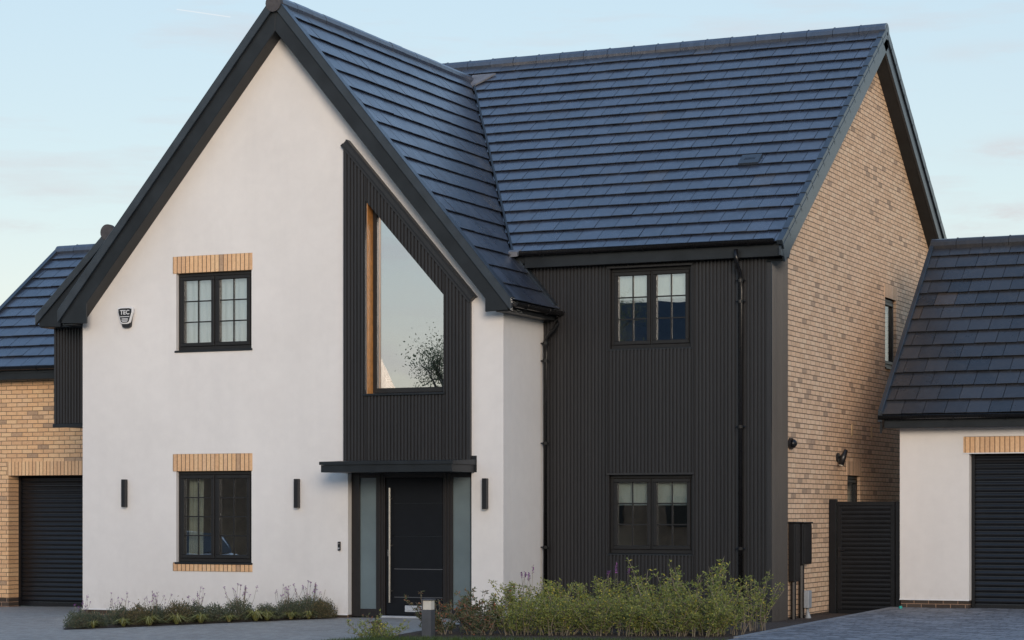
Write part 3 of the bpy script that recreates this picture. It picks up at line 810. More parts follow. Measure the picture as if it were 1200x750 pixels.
# abutment strip where the low gable slope meets the cladding
mb = MB(); mb.prism([(6.93, gz(6.93)+.045), (7.50, gz(7.50)+.045), (7.50, gz(7.50)-.03), (6.93, gz(6.93)-.03)], WY-.16, WY-.02)
mb.build('abutment_flashing', M['verge'], H)
# roof vent tile with slots
def on_main(x, y, h): p = Vector((x, y, mz(y))); return p+mainN*h
mb = MB(); V = Vector((0, 1, PM)).normalized()
c = on_main(9.88, 3.32, -.01); u = Vector((1, 0, 0))
def vb_(mb, c, a0, a1, b0, b1, h0, h1):
    mb.hexa([c+u*a0+V*b0+mainN*h0, c+u*a1+V*b0+mainN*h0, c+u*a1+V*b1+mainN*h0, c+u*a0+V*b1+mainN*h0,
             c+u*a0+V*b0+mainN*h1, c+u*a1+V*b0+mainN*h1, c+u*a1+V*b1+mainN*h1, c+u*a0+V*b1+mainN*h1])
vb_(mb, c, -.16, .16, -.14, .14, 0, .046)
o = sub(mb, 'vent_tile', M['verge'], roof, bevel=.005)
mb = MB()
for i in range(8): vb_(mb, c, -.085+i*.022, -.073+i*.022, -.025, .03, .03, .0495)
for f in range(0): pass
sub(mb, 'vent_slots', M['blackp'], roof)

# small side gable over the garage link, first floor oversailing
SX, SZ, ST = .42, 5.93, .95
def sz(x): return SZ-ST*abs(x-SX)
mb = MB(); ribs(mb, -.82, .9, K(2.935), lambda x: sz(x)-.2, [], .40, depth=.021, back=.02); mb.box(-.82, -.80, .385, 3.6, 2.93, 4.55)
mb.build('fluted_cladding', M['clad'], H, tone=True)
mb = MB(); mb.box(-.84, -.006, .37, .42, 2.872, 2.93); mb.box(-.82, -.006, .43, 3.6, 2.885, 2.928); mb.build('oversail_trim', M['trim'], H, bevel=.004)
mb = MB()
L = math.hypot(SX+.955, ST*(SX+.955))
slope(mb, (-.955, .12, sz(-.955)-.03), (0, 1, 0), (1, 0, ST), 5.5, L, .345, .33, seed=21)
slope(mb, (1.6, .12, sz(1.6)-.03), (0, 1, 0), (-1, 0, ST), 5.5, math.hypot(1.18, ST*1.18), .345, .33, seed=22)
sr = mb.build('side_gable_roof', M['tile'], H, tone=True, fix=False)
mb = ridge(MB(), (SX, .12, SZ-.07), (SX, 4.5, SZ-.07), r=.125, flat=1.0); sub(mb, 'ridge_tiles', M['tile'], sr, tone=True)
mb = MB(); mb.tube([(SX, .05, SZ-.03), (SX, .13, SZ-.03)], .125, 24); sub(mb, 'ridge_end_cap', M['cap'], sr)
mb = MB()
def srake(mb, xa, xb, top, bot, y0, y1): mb.prism([(xa, sz(xa)+top), (xb, sz(xb)+top), (xb, sz(xb)+bot), (xa, sz(xa)+bot)], y0, y1)
srake(mb, -.965, SX, .035, -.12, .075, .14); srake(mb, SX, 1.6, .035, -.12, .075, .14); sub(mb, 'verge_trim', M['verge'], sr, bevel=.006)
mb = MB(); mb.prism([(SX, SZ-.12), (SX, SZ-.42), (-.5, sz(-.5)-.38), (-.5, 4.455), (-.91, 4.47), (-.91, sz(-.91)-.12)], .11, .142); sub(mb, 'bargeboard', M['trim'], sr, bevel=.005)
mb = MB(); mb.box(-.91, -.822, .145, 3.6, 4.455, 4.475); mb.box(-.82, -.01, .145, .383, 4.455, 4.475); mb.build('soffit', M['trim'], H)
mb = MB(); mb.box(-.80, 0, .44, 3.9, 4.8, 4.85); mb.build('ceiling_board', M['room'], H)

# ------------------------------------------------------------------ curtains and blinds behind the glass
def drape(name, mat, x0, x1, z0, z1, y, folds, amp, label, cat, top_w=None):
    mb = MB(); n = max(8, int(folds*8)); zs_ = 5
    for k in range(zs_+1):
        z = z0+(z1-z0)*k/zs_
        for i in range(n+1):
            t = i/n; mb.v.append((x0+(x1-x0)*t, y+amp*math.sin(t*folds*2*math.pi+.3*k)*(1-.2*k/zs_), z))
    for k in range(zs_):
        for i in range(n):
            a = k*(n+1)+i; mb.f.append((a, a+1, a+n+2, a+n+1)); mb.t.append(.5)
    o = mb.build(name, mat, None, smooth=True, fix=False, origin=((x0+x1)/2, y, z0))
    return tag(o, label, cat)
drape('sheer_curtain', M['sheer'], 1.76, 3.03, 4.03, 5.17, .20, 11, .016, 'white gathered sheer curtain behind the upper window of the white gable', 'curtain')
drape('curtain', M['curtain'], 1.80, 2.06, .78, 2.13, .24, 4, .022, 'pale open curtain at the left of the ground floor window in the white gable', 'curtain')
def blind(x0, x1, z0, z1, y, label):
    mb = MB(); mb.box(x0, x1, y, y+.006, z0+.02, z1); mb.tube([(x0, y+.003, z0+.012), (x1, y+.003, z0+.012)], .014, 8); mb.tube([(x0, y+.02, z1), (x1, y+.02, z1)], .03, 10)
    return tag(mb.build('roller_blind', M['blind'], None, origin=((x0+x1)/2, y, z1)), label, 'blind')
blind(8.36, 9.56, 4.655, 5.06, WY+.17, 'cream roller blind part lowered behind the upper window in the black cladding')
blind(8.35, 9.58, 1.62, 2.02, WY+.17, 'cream roller blind part lowered behind the ground floor window in the black cladding')

# ------------------------------------------------------------------ fixtures on the house
def wall_light(x, z0, z1, label):
    t = thing('wall_light', label, 'wall light', (x, 0, z0), 'slim black wall lights on the white gable')
    mb = MB(); mb.box(x-.036, x+.036, -.088, -.012, z0, z1); mb.build('lamp_body', M['blackp'], t, bevel=.004)
    mb = MB(); mb.box(x-.025, x+.025, -.0135, -.001, z0+.08, z1-.08); mb.build('back_plate', M['trim'], t)
    mb = MB(); mb.box(x-.026, x+.026, -.078, -.022, z0-.006, z0+.003); mb.build('lens', M['lens'], t)
wall_light(.81, 1.60, 2.03, 'slim black wall light between garage corner and ground floor window')
wall_light(3.88, 1.585, 2.02, 'slim black wall light between ground floor window and door canopy')
wall_light(6.985, 1.565, 2.01, 'slim black wall light to the right of the front door')

def text_mesh(body, size, thick, name, mat, parent, loc, rot):
    cu = bpy.data.curves.new(name, 'FONT'); cu.body = body; cu.size = size; cu.extrude = thick; cu.align_x = 'CENTER'; cu.align_y = 'CENTER'
    cu.offset = size*.018
    tmp = bpy.data.objects.new(name, cu); col.objects.link(tmp)
    bpy.context.view_layer.update()
    me = bpy.data.meshes.new_from_object(tmp.evaluated_get(bpy.context.evaluated_depsgraph_get()))
    bpy.data.objects.remove(tmp)
    me.transform(Matrix.Translation(Vector(loc)-Vector(parent.location)) @ rot)
    o = bpy.data.objects.new(name, me); me.materials.append(mat); col.objects.link(o); o.parent = parent; return o
AL = thing('alarm_box', 'white and black shield shaped alarm box lettered TEC under the gable eave', 'alarm box', (.84, 0, 4.42))
cx_, cz_ = .845, 4.565
def shield(s, drop=0): return [(cx_+x*s, cz_+z*s-drop) for x, z in ((-.145, .125), (-.09, .14), (.09, .14), (.145, .125), (.14, .06), (.085, -.105), (.05, -.125), (-.05, -.125), (-.085, -.105), (-.14, .06))]
mb = MB(); mb.prism([(cx_-.10, cz_+.05), (cx_+.10, cz_+.05), (cx_+.075, cz_-.16), (cx_+.05, cz_-.18), (cx_-.05, cz_-.18), (cx_-.075, cz_-.16)], -.060, -.001); mb.build('base_housing', M['blackp'], AL, bevel=.006)
mb = MB(); mb.prism(shield(1), -.085, -.040); mb.build('cover', M['whitep'], AL, bevel=.008)
mb = MB(); mb.prism(shield(.84), -.089, -.084); mb.build('face_plate', M['blackp'], AL)
RX = Matrix.Rotation(R(90), 4, 'X')
text_mesh('TEC', .095, .002, 'lettering', M['whitep'], AL, (cx_, -.0905, cz_+.052), RX)
text_mesh('ALARM', .036, .002, 'small_lettering', M['whitep'], AL, (cx_, -.0905, cz_-.02), RX) if False else None
mb = MB()
for dz, w_ in ((-.012, .085), (-.045, .055), (-.065, .06), (-.085, .045)): mb.box(cx_-w_, cx_+w_, -.0925, -.0885, cz_+dz-.005, cz_+dz+.005)
mb.build('print_line', M['whitep'], AL)
BE = thing('doorbell', 'small black video doorbell on the white wall left of the front door', 'doorbell', (4.58, 0, .95))
mb = MB(); mb.box(4.558, 4.602, -.028, -.001, .95, 1.085); mb.build('housing', M['blackp'], BE, bevel=.006)
mb = MB(); mb.tube([(4.58, -.034, 1.055), (4.58, -.026, 1.055)], .010, 10); mb.build('lens', M['steel'], BE)
mb = MB(); mb.tube([(4.58, -.034, .985), (4.58, -.026, .985)], .014, 12); mb.build('button', M['grey'], BE)
def meter(name, y0, y1, z0, z1, d, label):
    t = thing(name, label, 'meter box', (XB, (y0+y1)/2, z0), 'black meter boxes on the brick side wall')
    mb = MB(); mb.box(XB+.002, XB+d, y0, y1, z0, z1); mb.build('cabinet', M['box'], t, bevel=.008)
    mb = MB(); mb.box(XB+d-.002, XB+d+.012, y0+.03, y1-.03, z0+.03, z1-.03); dd = mb.build('door', M['box'], t, bevel=.005)
    mb = MB(); mb.tube([(XB+d+.010, y1-.08, (z0+z1)/2), (XB+d+.02, y1-.08, (z0+z1)/2)], .014, 8); mb.build('latch', M['blackp'], t)
    mb = MB(); mb.box(XB+.002, XB+d+.02, y0-.01, y1+.01, z1+.002, z1+.022); mb.build('rain_lip', M['box'], t, bevel=.004)
    mb = MB(); ym = y0+(y1-y0)*.28
    mb.tube([(XB+.06, ym, z0+.01), (XB+.06, ym, -.1)], .042, 8); mb.build('conduit', M['box'], t)
meter('meter_box', 2.33, 2.61, .50, 1.36, .10, 'taller black meter box beside the corner of the fluted cladding')
meter('meter_box', 2.68, 3.14, .745, 1.355, .12, 'shorter black meter box on the side wall, nearer the gate')
t = thing('utility_riser', 'grey plastic service riser at the foot of the brick side wall', 'service pipe', (XB+.08, 2.85, -.08))
mb = MB(); mb.box(XB+.12, XB+.20, 2.72, 2.88, .10, .36); mb.build('terminal_box', M['grey'], t, bevel=.008)
mb = MB(); mb.tube([(XB+.16, 2.80, .11), (XB+.16, 2.80, .0), (XB+.16, 2.82, -.12)], [.03, .035, .075], 10); mb.build('pipe', M['grey'], t, smooth=True)
t = thing('security_light', 'small black outside lamp on the brick wall above the side gate', 'outside light', (XB, 4.93, 2.33))
mb = MB(); mb.tube([(XB+.001, 4.93, 2.38), (XB+.03, 4.93, 2.38)], .075, 12); mb.tube([(XB+.02, 4.93, 2.38), (XB+.10, 4.93, 2.40)], .022, 8); mb.build('bracket', M['blackp'], t)
mb = MB(); mb.tube([(XB+.07, 4.90, 2.26), (XB+.10, 4.92, 2.38), (XB+.14, 4.95, 2.50)], [.045, .05, .03], 12); mb.build('lamp_head', M['blackp'], t, smooth=True)
mb = MB(); mb.tube([(XB+.068, 4.896, 2.25), (XB+.072, 4.90, 2.265)], .04, 12); mb.build('lens', M['lens'], t)
t = thing('security_camera', 'round black dome camera on the side wall just behind the fluted cladding', 'camera', (XB, 2.40, 2.46))
mb = MB(); mb.tube([(XB+.002, 2.40, 2.53), (XB+.045, 2.40, 2.53)], .085, 16); mb.build('base', M['blackp'], t)
mb = MB(); mb.tube([(XB+.044, 2.40, 2.53), (XB+.075, 2.40, 2.525), (XB+.10, 2.40, 2.52), (XB+.115, 2.40, 2.515)], [.072, .065, .045, .015], 16); mb.build('dome', M['gutter'], t, smooth=True)

# ------------------------------------------------------------------ brick garage on the left
G = thing('brick_garage', 'buff brick garage with black roller door to the left of the white gable', 'garage', (-2.4, 6, -.15))
GY = 3.2
mb = MB(); gh = hole(-3.82, -1.2, -.4, 2.165)
wall(mb, -4.75, -.012, K(0), K(3.86), [gh, hole(-3.82, -1.2, 2.165, 2.41)], GY, GY+.36); mb.build('brick_wall', M['brick'], G)
mb = MB(); wall(mb, GY+.362, 9.2, K(0), lambda y: 3.9+.80*min(y-2.9, 9.6-y)-.1, [], -4.75, -4.5, brk=(6.25,), axis='X'); mb.build('brick_wall', M['brick_side'], G)
mb = MB(); mb.box(-3.84, -1.18, GY-.008, GY+.2, 2.165, 2.41); mb.build('brick_lintel', M['soldier'], G)
mb = MB(); mb.box(-4.74, -3.82, GY-.012+.02, GY+.355, -.4, -.002); mb.build('brick_plinth', M['dark_brick'], G)
def roller(parent, x0, x1, y, z0, z1, pitch=.083):
    mb = MB(); n = round((z1-z0)/pitch); p = (z1-z0)/n; K_ = 6
    prof = []
    for i in range(n):
        for k in range(K_):
            t = k/K_
            prof.append((y-.018*math.sin(math.pi*min(1, t/.86)) if t < .86 else y+.004, z0+(i+t)*p))
    prof.append((y, z1))
    for a, b in zip(prof, prof[1:]): mb.face([(x0, a[0], a[1]), (x1, a[0], a[1]), (x1, b[0], b[1]), (x0, b[0], b[1])])
    mb.box(x0, x1, y+.02, y+.03, z0, z1)
    o = mb.build('roller_door', M['roller'], parent, fix=False)
    g = MB(); g.box(x0-.002, x0+.045, y-.05, y-.026, z0, z1); g.box(x1-.045, x1+.002, y-.05, y-.026, z0, z1); sub(g, 'guide_rail', M['roller'], o)
    b = MB(); b.box(x0+.05, x1-.05, y-.035, y+.01, z0-.001, z0+.07); sub(b, 'bottom_bar', M['roller'], o)
    return o
roller(G, -3.815, -1.205, GY+.34, -.15, 2.16)
mb = MB(); mb.box(-4.79, -.84, 2.93, 2.952, 3.84, 4.02); mb.build('fascia', M['trim'], G, bevel=.004)
mb = MB(); mb.box(-4.79, -.84, 2.954, GY-.002, 3.845, 3.865); mb.build('soffit', M['trim'], G)
gutter(G, (-4.9, 2.865, 4.055), (-.84, 2.865, 4.055), .06)
gYE, gZE, gYR, gZR = 2.87, 4.08, 6.29, 6.55
gp = (gZR-gZE)/(gYR-gYE); gLs = math.hypot(gYR-gYE, gZR-gZE)
mb = MB(); slope(mb, (-4.95, gYE, gZE-.035), (1, 0, 0), (0, 1, gp), 4.7, gLs, .345, .33, seed=31); gro = mb.build('roof', M['tile'], G, tone=True, fix=False)
mb = MB(); slope(mb, (-4.95, 2*gYR-gYE, gZE-.035), (1, 0, 0), (0, -1, gp), 4.7, gLs, .345, .33, seed=32); sub(mb, 'rear_slope', M['tile'], gro, tone=True, fix=False)
mb = ridge(MB(), (-4.96, gYR, gZR-.06), (-.25, gYR, gZR-.06), r=.125, flat=1.0); sub(mb, 'ridge_tiles', M['tile'], gro, tone=True)
def verge_x(mb, x0, x1, ye, ze, yr, zr, top, bot):
    mb.prism([(ye, ze+top), (yr, zr+top), (yr, zr+bot), (ye, ze+bot)], x0, x1, 'X')
    mb.prism([(yr, zr+top), (2*yr-ye, ze+top), (2*yr-ye, ze+bot), (yr, zr+bot)], x0, x1, 'X')
mb = MB(); verge_x(mb, -5.0, -4.91, gYE-.01, gZE-.02, gYR, gZR-.02, .06, -.10); sub(mb, 'verge_trim', M['verge'], gro)
mb = MB(); verge_x(mb, -4.98, -4.95, gYE, gZE-.02, gYR, gZR-.02, -.102, -.30); sub(mb, 'bargeboard', M['trim'], gro)
mb = MB()
mb.prism([(gYE+.05, gZE-.05), (gYR, gZR-.06), (gYR, gZR-.14), (gYE+.05, gZE-.13)], -4.9, -.3, 'X'); mb.prism([(gYR, gZR-.06), (2*gYR-gYE, gZE-.05), (2*gYR-gYE, gZE-.13), (gYR, gZR-.14)], -4.9, -.3, 'X')
mb.build('roof_deck', M['trim'], G)
mb = MB(); mb.box(-4.5, -.3, 9.2, 9.4, 0, 4.0); mb.build('rear_brick_wall', M['brick'], G)

# ------------------------------------------------------------------ white garage on the right
W = thing('rendered_garage', 'white rendered garage with black roller door and charcoal tiled roof', 'garage', (13.6, 7.4, .05))
RY = 4.40; RX0, RX1 = 11.92, 15.6
rh = hole(12.985, 15.4, -.2, 2.42)
mb = MB(); wall(mb, RX0, RX1, K(.185), K(2.86), [rh, hole(12.90, 15.48, 2.42, 2.665)], RY, RY+.30)
mb.box(RX0, RX0+.28, RY+.302, 10.3, .185, 2.86); mb.box(RX1-.28, RX1, RY+.302, 10.3, .185, 2.86); mb.build('white_render_wall', M['render'], W)
mb = MB(); mb.prism([(RY+.1, 2.862), (10.4, 2.862), (7.48, 5.7)], RX0, RX0+.2, 'X'); mb.build('gable_panel', M['render'], W)
mb = MB(); mb.box(12.90, 15.48, RY-.008, RY+.2, 2.42, 2.66); mb.build('brick_lintel', M['soldier'], W)
mb = MB(); mb.box(RX0+.012, 12.973, RY+.012, RY+.29, -.2, .182); mb.build('brick_plinth', M['dark_brick'], W); mb = MB(); mb.box(15.41, RX1-.012, RY+.012, RY+.29, -.2, .182); mb.build('brick_plinth', M['dark_brick'], W)
mb = MB(); mb.box(RX0-.004, 12.985, RY-.012, RY+.012, .180, .196); mb.box(12.90, 15.45, RY-.02, RY+.015, 2.404, 2.418); mb.build('edge_bead', M['whitep'], W)
mb = MB(); mb.box(RX0+.014, RX0+.29, RY+.292, 10.3, -.2, .182); mb.build('brick_plinth', M['dark_brick_side'], W)
roller(W, 12.99, 15.395, RY+.20, .05, 2.415)
rYE, rZE, rYR, rZR = 4.06, 3.02, 7.45, 5.98
rp = (rZR-rZE)/(rYR-rYE); rLs = math.hypot(rYR-rYE, rZR-rZE); rx = 11.70
mb = MB(); mb.box(rx+.05, 15.9, rYE+.05, rYE+.072, 2.80, rZE-.02); mb.build('fascia', M['trim'], W, bevel=.004)
mb = MB(); mb.box(rx+.05, 15.9, rYE+.074, RY-.002, 2.805, 2.825); mb.build('soffit', M['trim'], W)
gutter(W, (rx-.02, rYE-.01, 2.985), (15.95, rYE-.01, 2.985), .062)
mb = MB(); slope(mb, (rx, rYE, rZE-.03), (1, 0, 0), (0, 1, rp), 4.3, rLs, .345, .33, seed=41); wro = mb.build('roof', M['tile_grey'], W, tone=True, fix=False)
mb = MB(); slope(mb, (rx, 2*rYR-rYE, rZE-.03), (1, 0, 0), (0, -1, rp), 4.3, rLs, .345, .33, seed=42); sub(mb, 'rear_slope', M['tile_grey'], wro, tone=True, fix=False)
mb = ridge(MB(), (rx-.02, rYR, rZR-.06), (16.0, rYR, rZR-.06), r=.125, flat=1.0); sub(mb, 'ridge_tiles', M['tile_grey'], wro, tone=True)
mb = MB(); verge_x(mb, rx-.03, rx+.04, rYE-.02, rZE-.03, rYR, rZR-.02, .075, -.10); sub(mb, 'verge_trim', M['verge'], wro, bevel=.006)
mb = MB(); verge_x(mb, rx-.01, rx+.02, rYE+.03, rZE-.02, rYR, rZR-.02, -.102, -.28); sub(mb, 'bargeboard', M['trim'], wro)
mb = MB(); mb.prism([(rYE+.06, rZE-.05), (rYR, rZR-.06), (rYR, rZR-.14), (rYE+.06, rZE-.13)], rx+.05, 15.9, 'X'); mb.prism([(rYR, rZR-.06), (2*rYR-rYE, rZE-.05), (2*rYR-rYE, rZE-.13), (rYR, rZR-.14)], rx+.05, 15.9, 'X'); mb.build('roof_deck', M['trim'], W)
mb = MB(); mb.box(RX0, RX1, 10.3, 10.5, 0, 2.9); mb.build('rear_wall', M['render'], W)

# ------------------------------------------------------------------ side gate
S = thing('side_gate', 'black horizontal slatted gate between brick side wall and white garage', 'gate', (11.35, 4.5, -.1))
gx0, gx1, gy = XB+.01, RX0-.005, 4.46
mb = MB(); mb.box(gx0, gx0+.11, gy-.02, gy+.09, -.12, 1.72); mb.build('post', M['gate'], S, bevel=.005)
mb = MB(); mb.box(gx1-.075, gx1, gy-.02, gy+.09, -.12, 1.69); mb.build('post', M['gate'], S, bevel=.005)
mb = MB(); a, b = gx0+.125, gx1-.09
mb.box(a, b, gy, gy+.05, 1.62, 1.685); mb.box(a, b, gy, gy+.05, -.06, .01); mb.box(a, a+.07, gy, gy+.05, .01, 1.62); mb.box(b-.07, b, gy, gy+.05, .01, 1.62); mb.build('gate_frame', M['gate'], S, bevel=.004)
mb = MB(); n = 23; p = 1.61/n
for i in range(n): mb.prism([(gy+.010, .01+i*p+.006), (gy+.004, .01+(i+.5)*p), (gy+.010, .01+(i+1)*p-.006), (gy+.035, .01+(i+1)*p-.004), (gy+.035, .01+i*p+.004)], a+.07, b-.07, 'X')
mb.box(a+.06, b-.06, gy+.036, gy+.040, .0, 1.64); mb.build('slat_panel', M['gate'], S)
mb = MB(); mb.box(a+.015, a+.055, gy-.012, gy, .82, .98); mb.tube([(a+.035, gy-.012, .93), (a+.035, gy-.045, .93), (a+.13, gy-.045, .93)], .010, 8); mb.build('handle', M['blackp'], S)

# ------------------------------------------------------------------ ground
def smooth(t): t = max(0, min(1, t)); return t*t*(3-2*t)
def zg(x, y):
    x2 = min(x, 7.5); z = -.10+.0117*x2
    z += .0245*max(y, -9) if y < 0 else -.005*min(y, 5)
    return z
def inside(p, poly):
    x, y = p; c = False
    for i in range(len(poly)):
        x1, y1 = poly[i]; x2, y2 = poly[i-1]
        if (y1 > y) != (y2 > y) and x < (x2-x1)*(y-y1)/(y2-y1)+x1: c = not c
    return c
def sheet(name, mat, poly, dz, zf=None, res=.4, struct_=True, thick=0):
    """ground patch: polygon triangulated over a grid so it follows the fall of the land"""
    bm = bmesh.new(); zf = zf or zg
    f = bm.faces.new([bm.verts.new((x, y, 0)) for x, y in poly])
    xs = [p[0] for p in poly]; ys = [p[1] for p in poly]
    k = math.floor(min(xs)/res)*res
    while k < max(xs):
        bmesh.ops.bisect_plane(bm, geom=bm.verts[:]+bm.edges[:]+bm.faces[:], plane_co=(k, 0, 0), plane_no=(1, 0, 0)); k += res
    k = math.floor(min(ys)/res)*res
    while k < max(ys):
        bmesh.ops.bisect_plane(bm, geom=bm.verts[:]+bm.edges[:]+bm.faces[:], plane_co=(0, k, 0), plane_no=(0, 1, 0)); k += res
    if thick:
        ret = bmesh.ops.extrude_face_region(bm, geom=bm.faces[:])
        low_ = [v for v in ret['geom'] if isinstance(v, bmesh.types.BMVert)]
        ls = set(low_)
        for v in bm.verts: v.co.z = zf(v.co.x, v.co.y)+dz-(thick if v in ls else 0)
    else:
        for v in bm.verts: v.co.z = zf(v.co.x, v.co.y)+dz
    bmesh.ops.recalc_face_normals(bm, faces=bm.faces[:])
    me = bpy.data.meshes.new(name); bm.to_mesh(me); bm.free(); me.materials.append(mat)
    o = bpy.data.objects.new(name, me); col.objects.link(o)
    if struct_: struct(o)
    return o
def zdrive(x, y): return .005+.0078*(max(min(y, 5), -9)+3.4)
def zstrip(x, y): return -.09
sheet('ground', M['earth'], [(-400, -400), (400, -400), (400, 500), (-400, 500)], 0, lambda x, y: -.45, 100)
sheet('paving', M['paving'], [(-14, -9), (11.9, -9), (11.9, -2.1), (7.2, -2.9), (7.05, .3), (.3, .3), (.3, 3.6), (-14, 3.6)], 0)
sheet('road', M['asphalt'], [(-80, -22), (80, -22), (80, -9.004), (-80, -9.004)], 0, lambda x, y: -.40, 20)
sheet('driveway', M['drive'], [(11.95, -9), (24, -9), (24, 4.62), (11.9, 4.62)], 0, zdrive, thick=.30)
sheet('driveway_edging', M['kerb'], [(11.83, -3.3), (11.945, -3.3), (11.895, 4.40), (11.78, 4.40)], .004, zdrive, thick=.3)
sheet('side_path', M['soil'], [(7.15, 0.0), (7.2, -3.80), (7.4, -3.72), (11.80, -2.95), (11.85, -2.95), (11.80, 9), (10.70, 9), (10.70, 1.46), (7.2, 1.5)], .02, lambda x, y: min(zg(x, y), -.04) if y < 1 else -.07)
BED = [(1.68, -2.88), (2.35, -2.30), (3.0, -1.66), (3.7, -.98), (4.25, -.42), (4.52, -.10), (4.45, .0), (0.0, 0.0), (.55, -.95)]
sheet('flower_bed', M['soil'], BED, .012)
# kerb round the front of the shrub bed, lawn strip in front
def kerb(pts, w=.10, h=.07):
    mb = MB()
    for (x0, y0), (x1, y1) in zip(pts, pts[1:]):
        dx, dy = x1-x0, y1-y0; L = math.hypot(dx, dy); nx, ny = -dy/L*w/2, dx/L*w/2
        n = max(1, round(L/.45))
        for i in range(n):
            a = (i+.008)/n; b = (i+.992)/n
            ax, ay, bx_, by = x0+dx*a, y0+dy*a, x0+dx*b, y0+dy*b
            za, zb = zg(ax, ay), zg(bx_, by)
            mb.hexa([(ax-nx, ay-ny, za-.1), (bx_-nx, by-ny, zb-.1), (bx_+nx, by+ny, zb-.1), (ax+nx, ay+ny, za-.1),
                     (ax-nx, ay-ny, za+h), (bx_-nx, by-ny, zb+h), (bx_+nx, by+ny, zb+h), (ax+nx, ay+ny, za+h)])
    return struct(mb.build('kerb', M['kerb'], None, bevel=.008))
kerb([(6.55, -6.5), (6.75, -4.4), (6.9, -4.25), (7.05, -3.98), (7.4, -3.74), (9.5, -3.40), (11.82, -2.98)], h=.02)
sheet('lawn_soil', M['earth'], [(6.6, -6.5), (6.8, -4.4), (6.93, -4.28), (7.08, -4.03), (7.42, -3.79), (9.5, -3.45), (11.84, -3.03), (11.83, -6.5)], .02)

# ------------------------------------------------------------------ plants
def leaf(mb, p, d, up, L, w, tone):
    d = d.normalized(); s = d.cross(up)
    if s.length < 1e-3: s = d.cross(Vector((1, 0, 0)))
    s.normalize(); n = s.cross(d)
    mb.face([p, p+d*L*.5+s*w*.5+n*L*.06, p+d*L-n*L*.08, p+d*L*.5-s*w*.5+n*L*.06], tone)
def rv(r): return Vector((r.gauss(0, 1), r.gauss(0, 1), r.gauss(0, 1)))
def shrub(seed, h, spread, nstem, leafL, mat, dens, bare=.35, name='shrub', spike=0):
    """upright twiggy shrub: thin stems, side twigs, small separate leaves"""
    r = random.Random(seed); st = MB(); lf = MB(); fl = MB()
    for i in range(nstem):
        a = r.uniform(0, 2*math.pi); rad = spread*.30*math.sqrt(r.random())
        p = Vector((math.cos(a)*rad, math.sin(a)*rad, -.03)); a2 = a+r.gauss(0, .6)
        hh = h*r.uniform(.45, 1.0)*(1.28 if r.random() < .10 else 1)
        lean = spread*r.uniform(.05, .55)
        pts = []
        K_ = 7; bend = Vector((r.gauss(0, .025), r.gauss(0, .025), 0))
        for k in range(K_):
            t = k/(K_-1)
            pts.append(p+Vector((math.cos(a2)*lean*t**1.4, math.sin(a2)*lean*t**1.4, hh*t))+bend*math.sin(t*5+i))
        st.tube(pts, [.0065-.0045*k/(K_-1) for k in range(K_)], 4, caps=False)
        def at(t):
            q = t*(K_-1); k = min(int(q), K_-2); return pts[k].lerp(pts[k+1], q-k)
        for j in range(int(dens)):
            t = bare*r.uniform(.3, 1)+(1-bare*.8)*r.random()**.8
            if t > 1: t = r.uniform(.8, 1)
            q = at(t); tw = Vector((r.gauss(0, 1), r.gauss(0, 1), r.uniform(.1, 1.0))).normalized()*r.uniform(.03, .15)*(1.1-.5*t)
            if r.random() < .35: st.tube([q, q+tw], [.0025, .0012], 3, caps=False)
            for m in range(r.randint(3, 6)):
                s_ = q+tw*r.uniform(.2, 1.05)
                dv = Vector((r.gauss(0, .8), r.gauss(0, .8), r.gauss(.35, .6)))
                tone = min(1, max(0, r.gauss(.42, .2)+.22*(t-.5)))
                if r.random() < .05: tone = r.uniform(.88, 1)
                leaf(lf, s_, dv, rv(r), leafL*r.uniform(.65, 1.25), leafL*r.uniform(.32, .5), tone)
    for i in range(spike):
        a = r.uniform(0, 6.28); q = Vector((math.cos(a)*spread*.5*r.random(), math.sin(a)*spread*.5*r.random(), h*.7)); e = q+Vector((r.gauss(0, .03), r.gauss(0, .03), h*r.uniform(.35, .6)))
        st.tube([q, e], [.003, .002], 3, caps=False)
        for k in range(14): leaf(fl, q.lerp(e, r.uniform(.72, 1.0)), rv(r), rv(r), .022, .014, r.random())
    return st, lf, fl
def plant(name, sd, loc, rot, scale, label, cat, group, protos, part_names=('stems', 'leaves', 'flowers')):
    t = thing(name, label, cat, loc, group); t.rotation_euler = (0, 0, rot); t.scale = (scale,)*3
    for me, pn in protos[sd]:
        o = bpy.data.objects.new(pn, me); col.objects.link(o); o.parent = t
    return t
def mesh_of(mb, name, mat, tone=True):
    me = bpy.data.meshes.new(name); me.from_pydata(mb.v, [], mb.f)
    if tone: at = me.attributes.new('tone', 'FLOAT', 'FACE'); at.data.foreach_set('value', mb.t)
    me.materials.append(mat); return me
protos = {}
def mk(key, st, lf, fl, lmat, names=('stems', 'leaves', 'flowers')):
    ps = []
    if st.f: ps.append((mesh_of(st, names[0], M['stem']), names[0]))
    if lf.f: ps.append((mesh_of(lf, names[1], lmat), names[1]))
    if fl.f: ps.append((mesh_of(fl, names[2], M['flower']), names[2]))
    protos[key] = ps
for k in range(4):
    mk('green%d' % k, *shrub(100+k, .60, .72, 30, .033, None, 33, .22), M['leaf_green'])
mk('sparse0', *shrub(120, .70, .60, 17, .033, None, 22, .42), M['leaf_green'])
mk('sparse1', *shrub(121, .66, .60, 15, .033, None, 19, .46), M['leaf_green'])
mk('spiky', *shrub(122, .58, .72, 28, .033, None, 32, .22, spike=6), M['leaf_green'])
for k in range(3):
    mk('red%d' % k, *shrub(140+k, .50, .60, 20, .044, None, 17, .18), M['leaf_red'])
mk('low0', *shrub(150, .30, .55, 20, .034, None, 16, .05), M['leaf_green'])
mk('low1', *shrub(151, .42, .35, 7, .040, None, 9, .25), M['leaf_red'])
SH = 'shrubs in the bed below the black cladding'
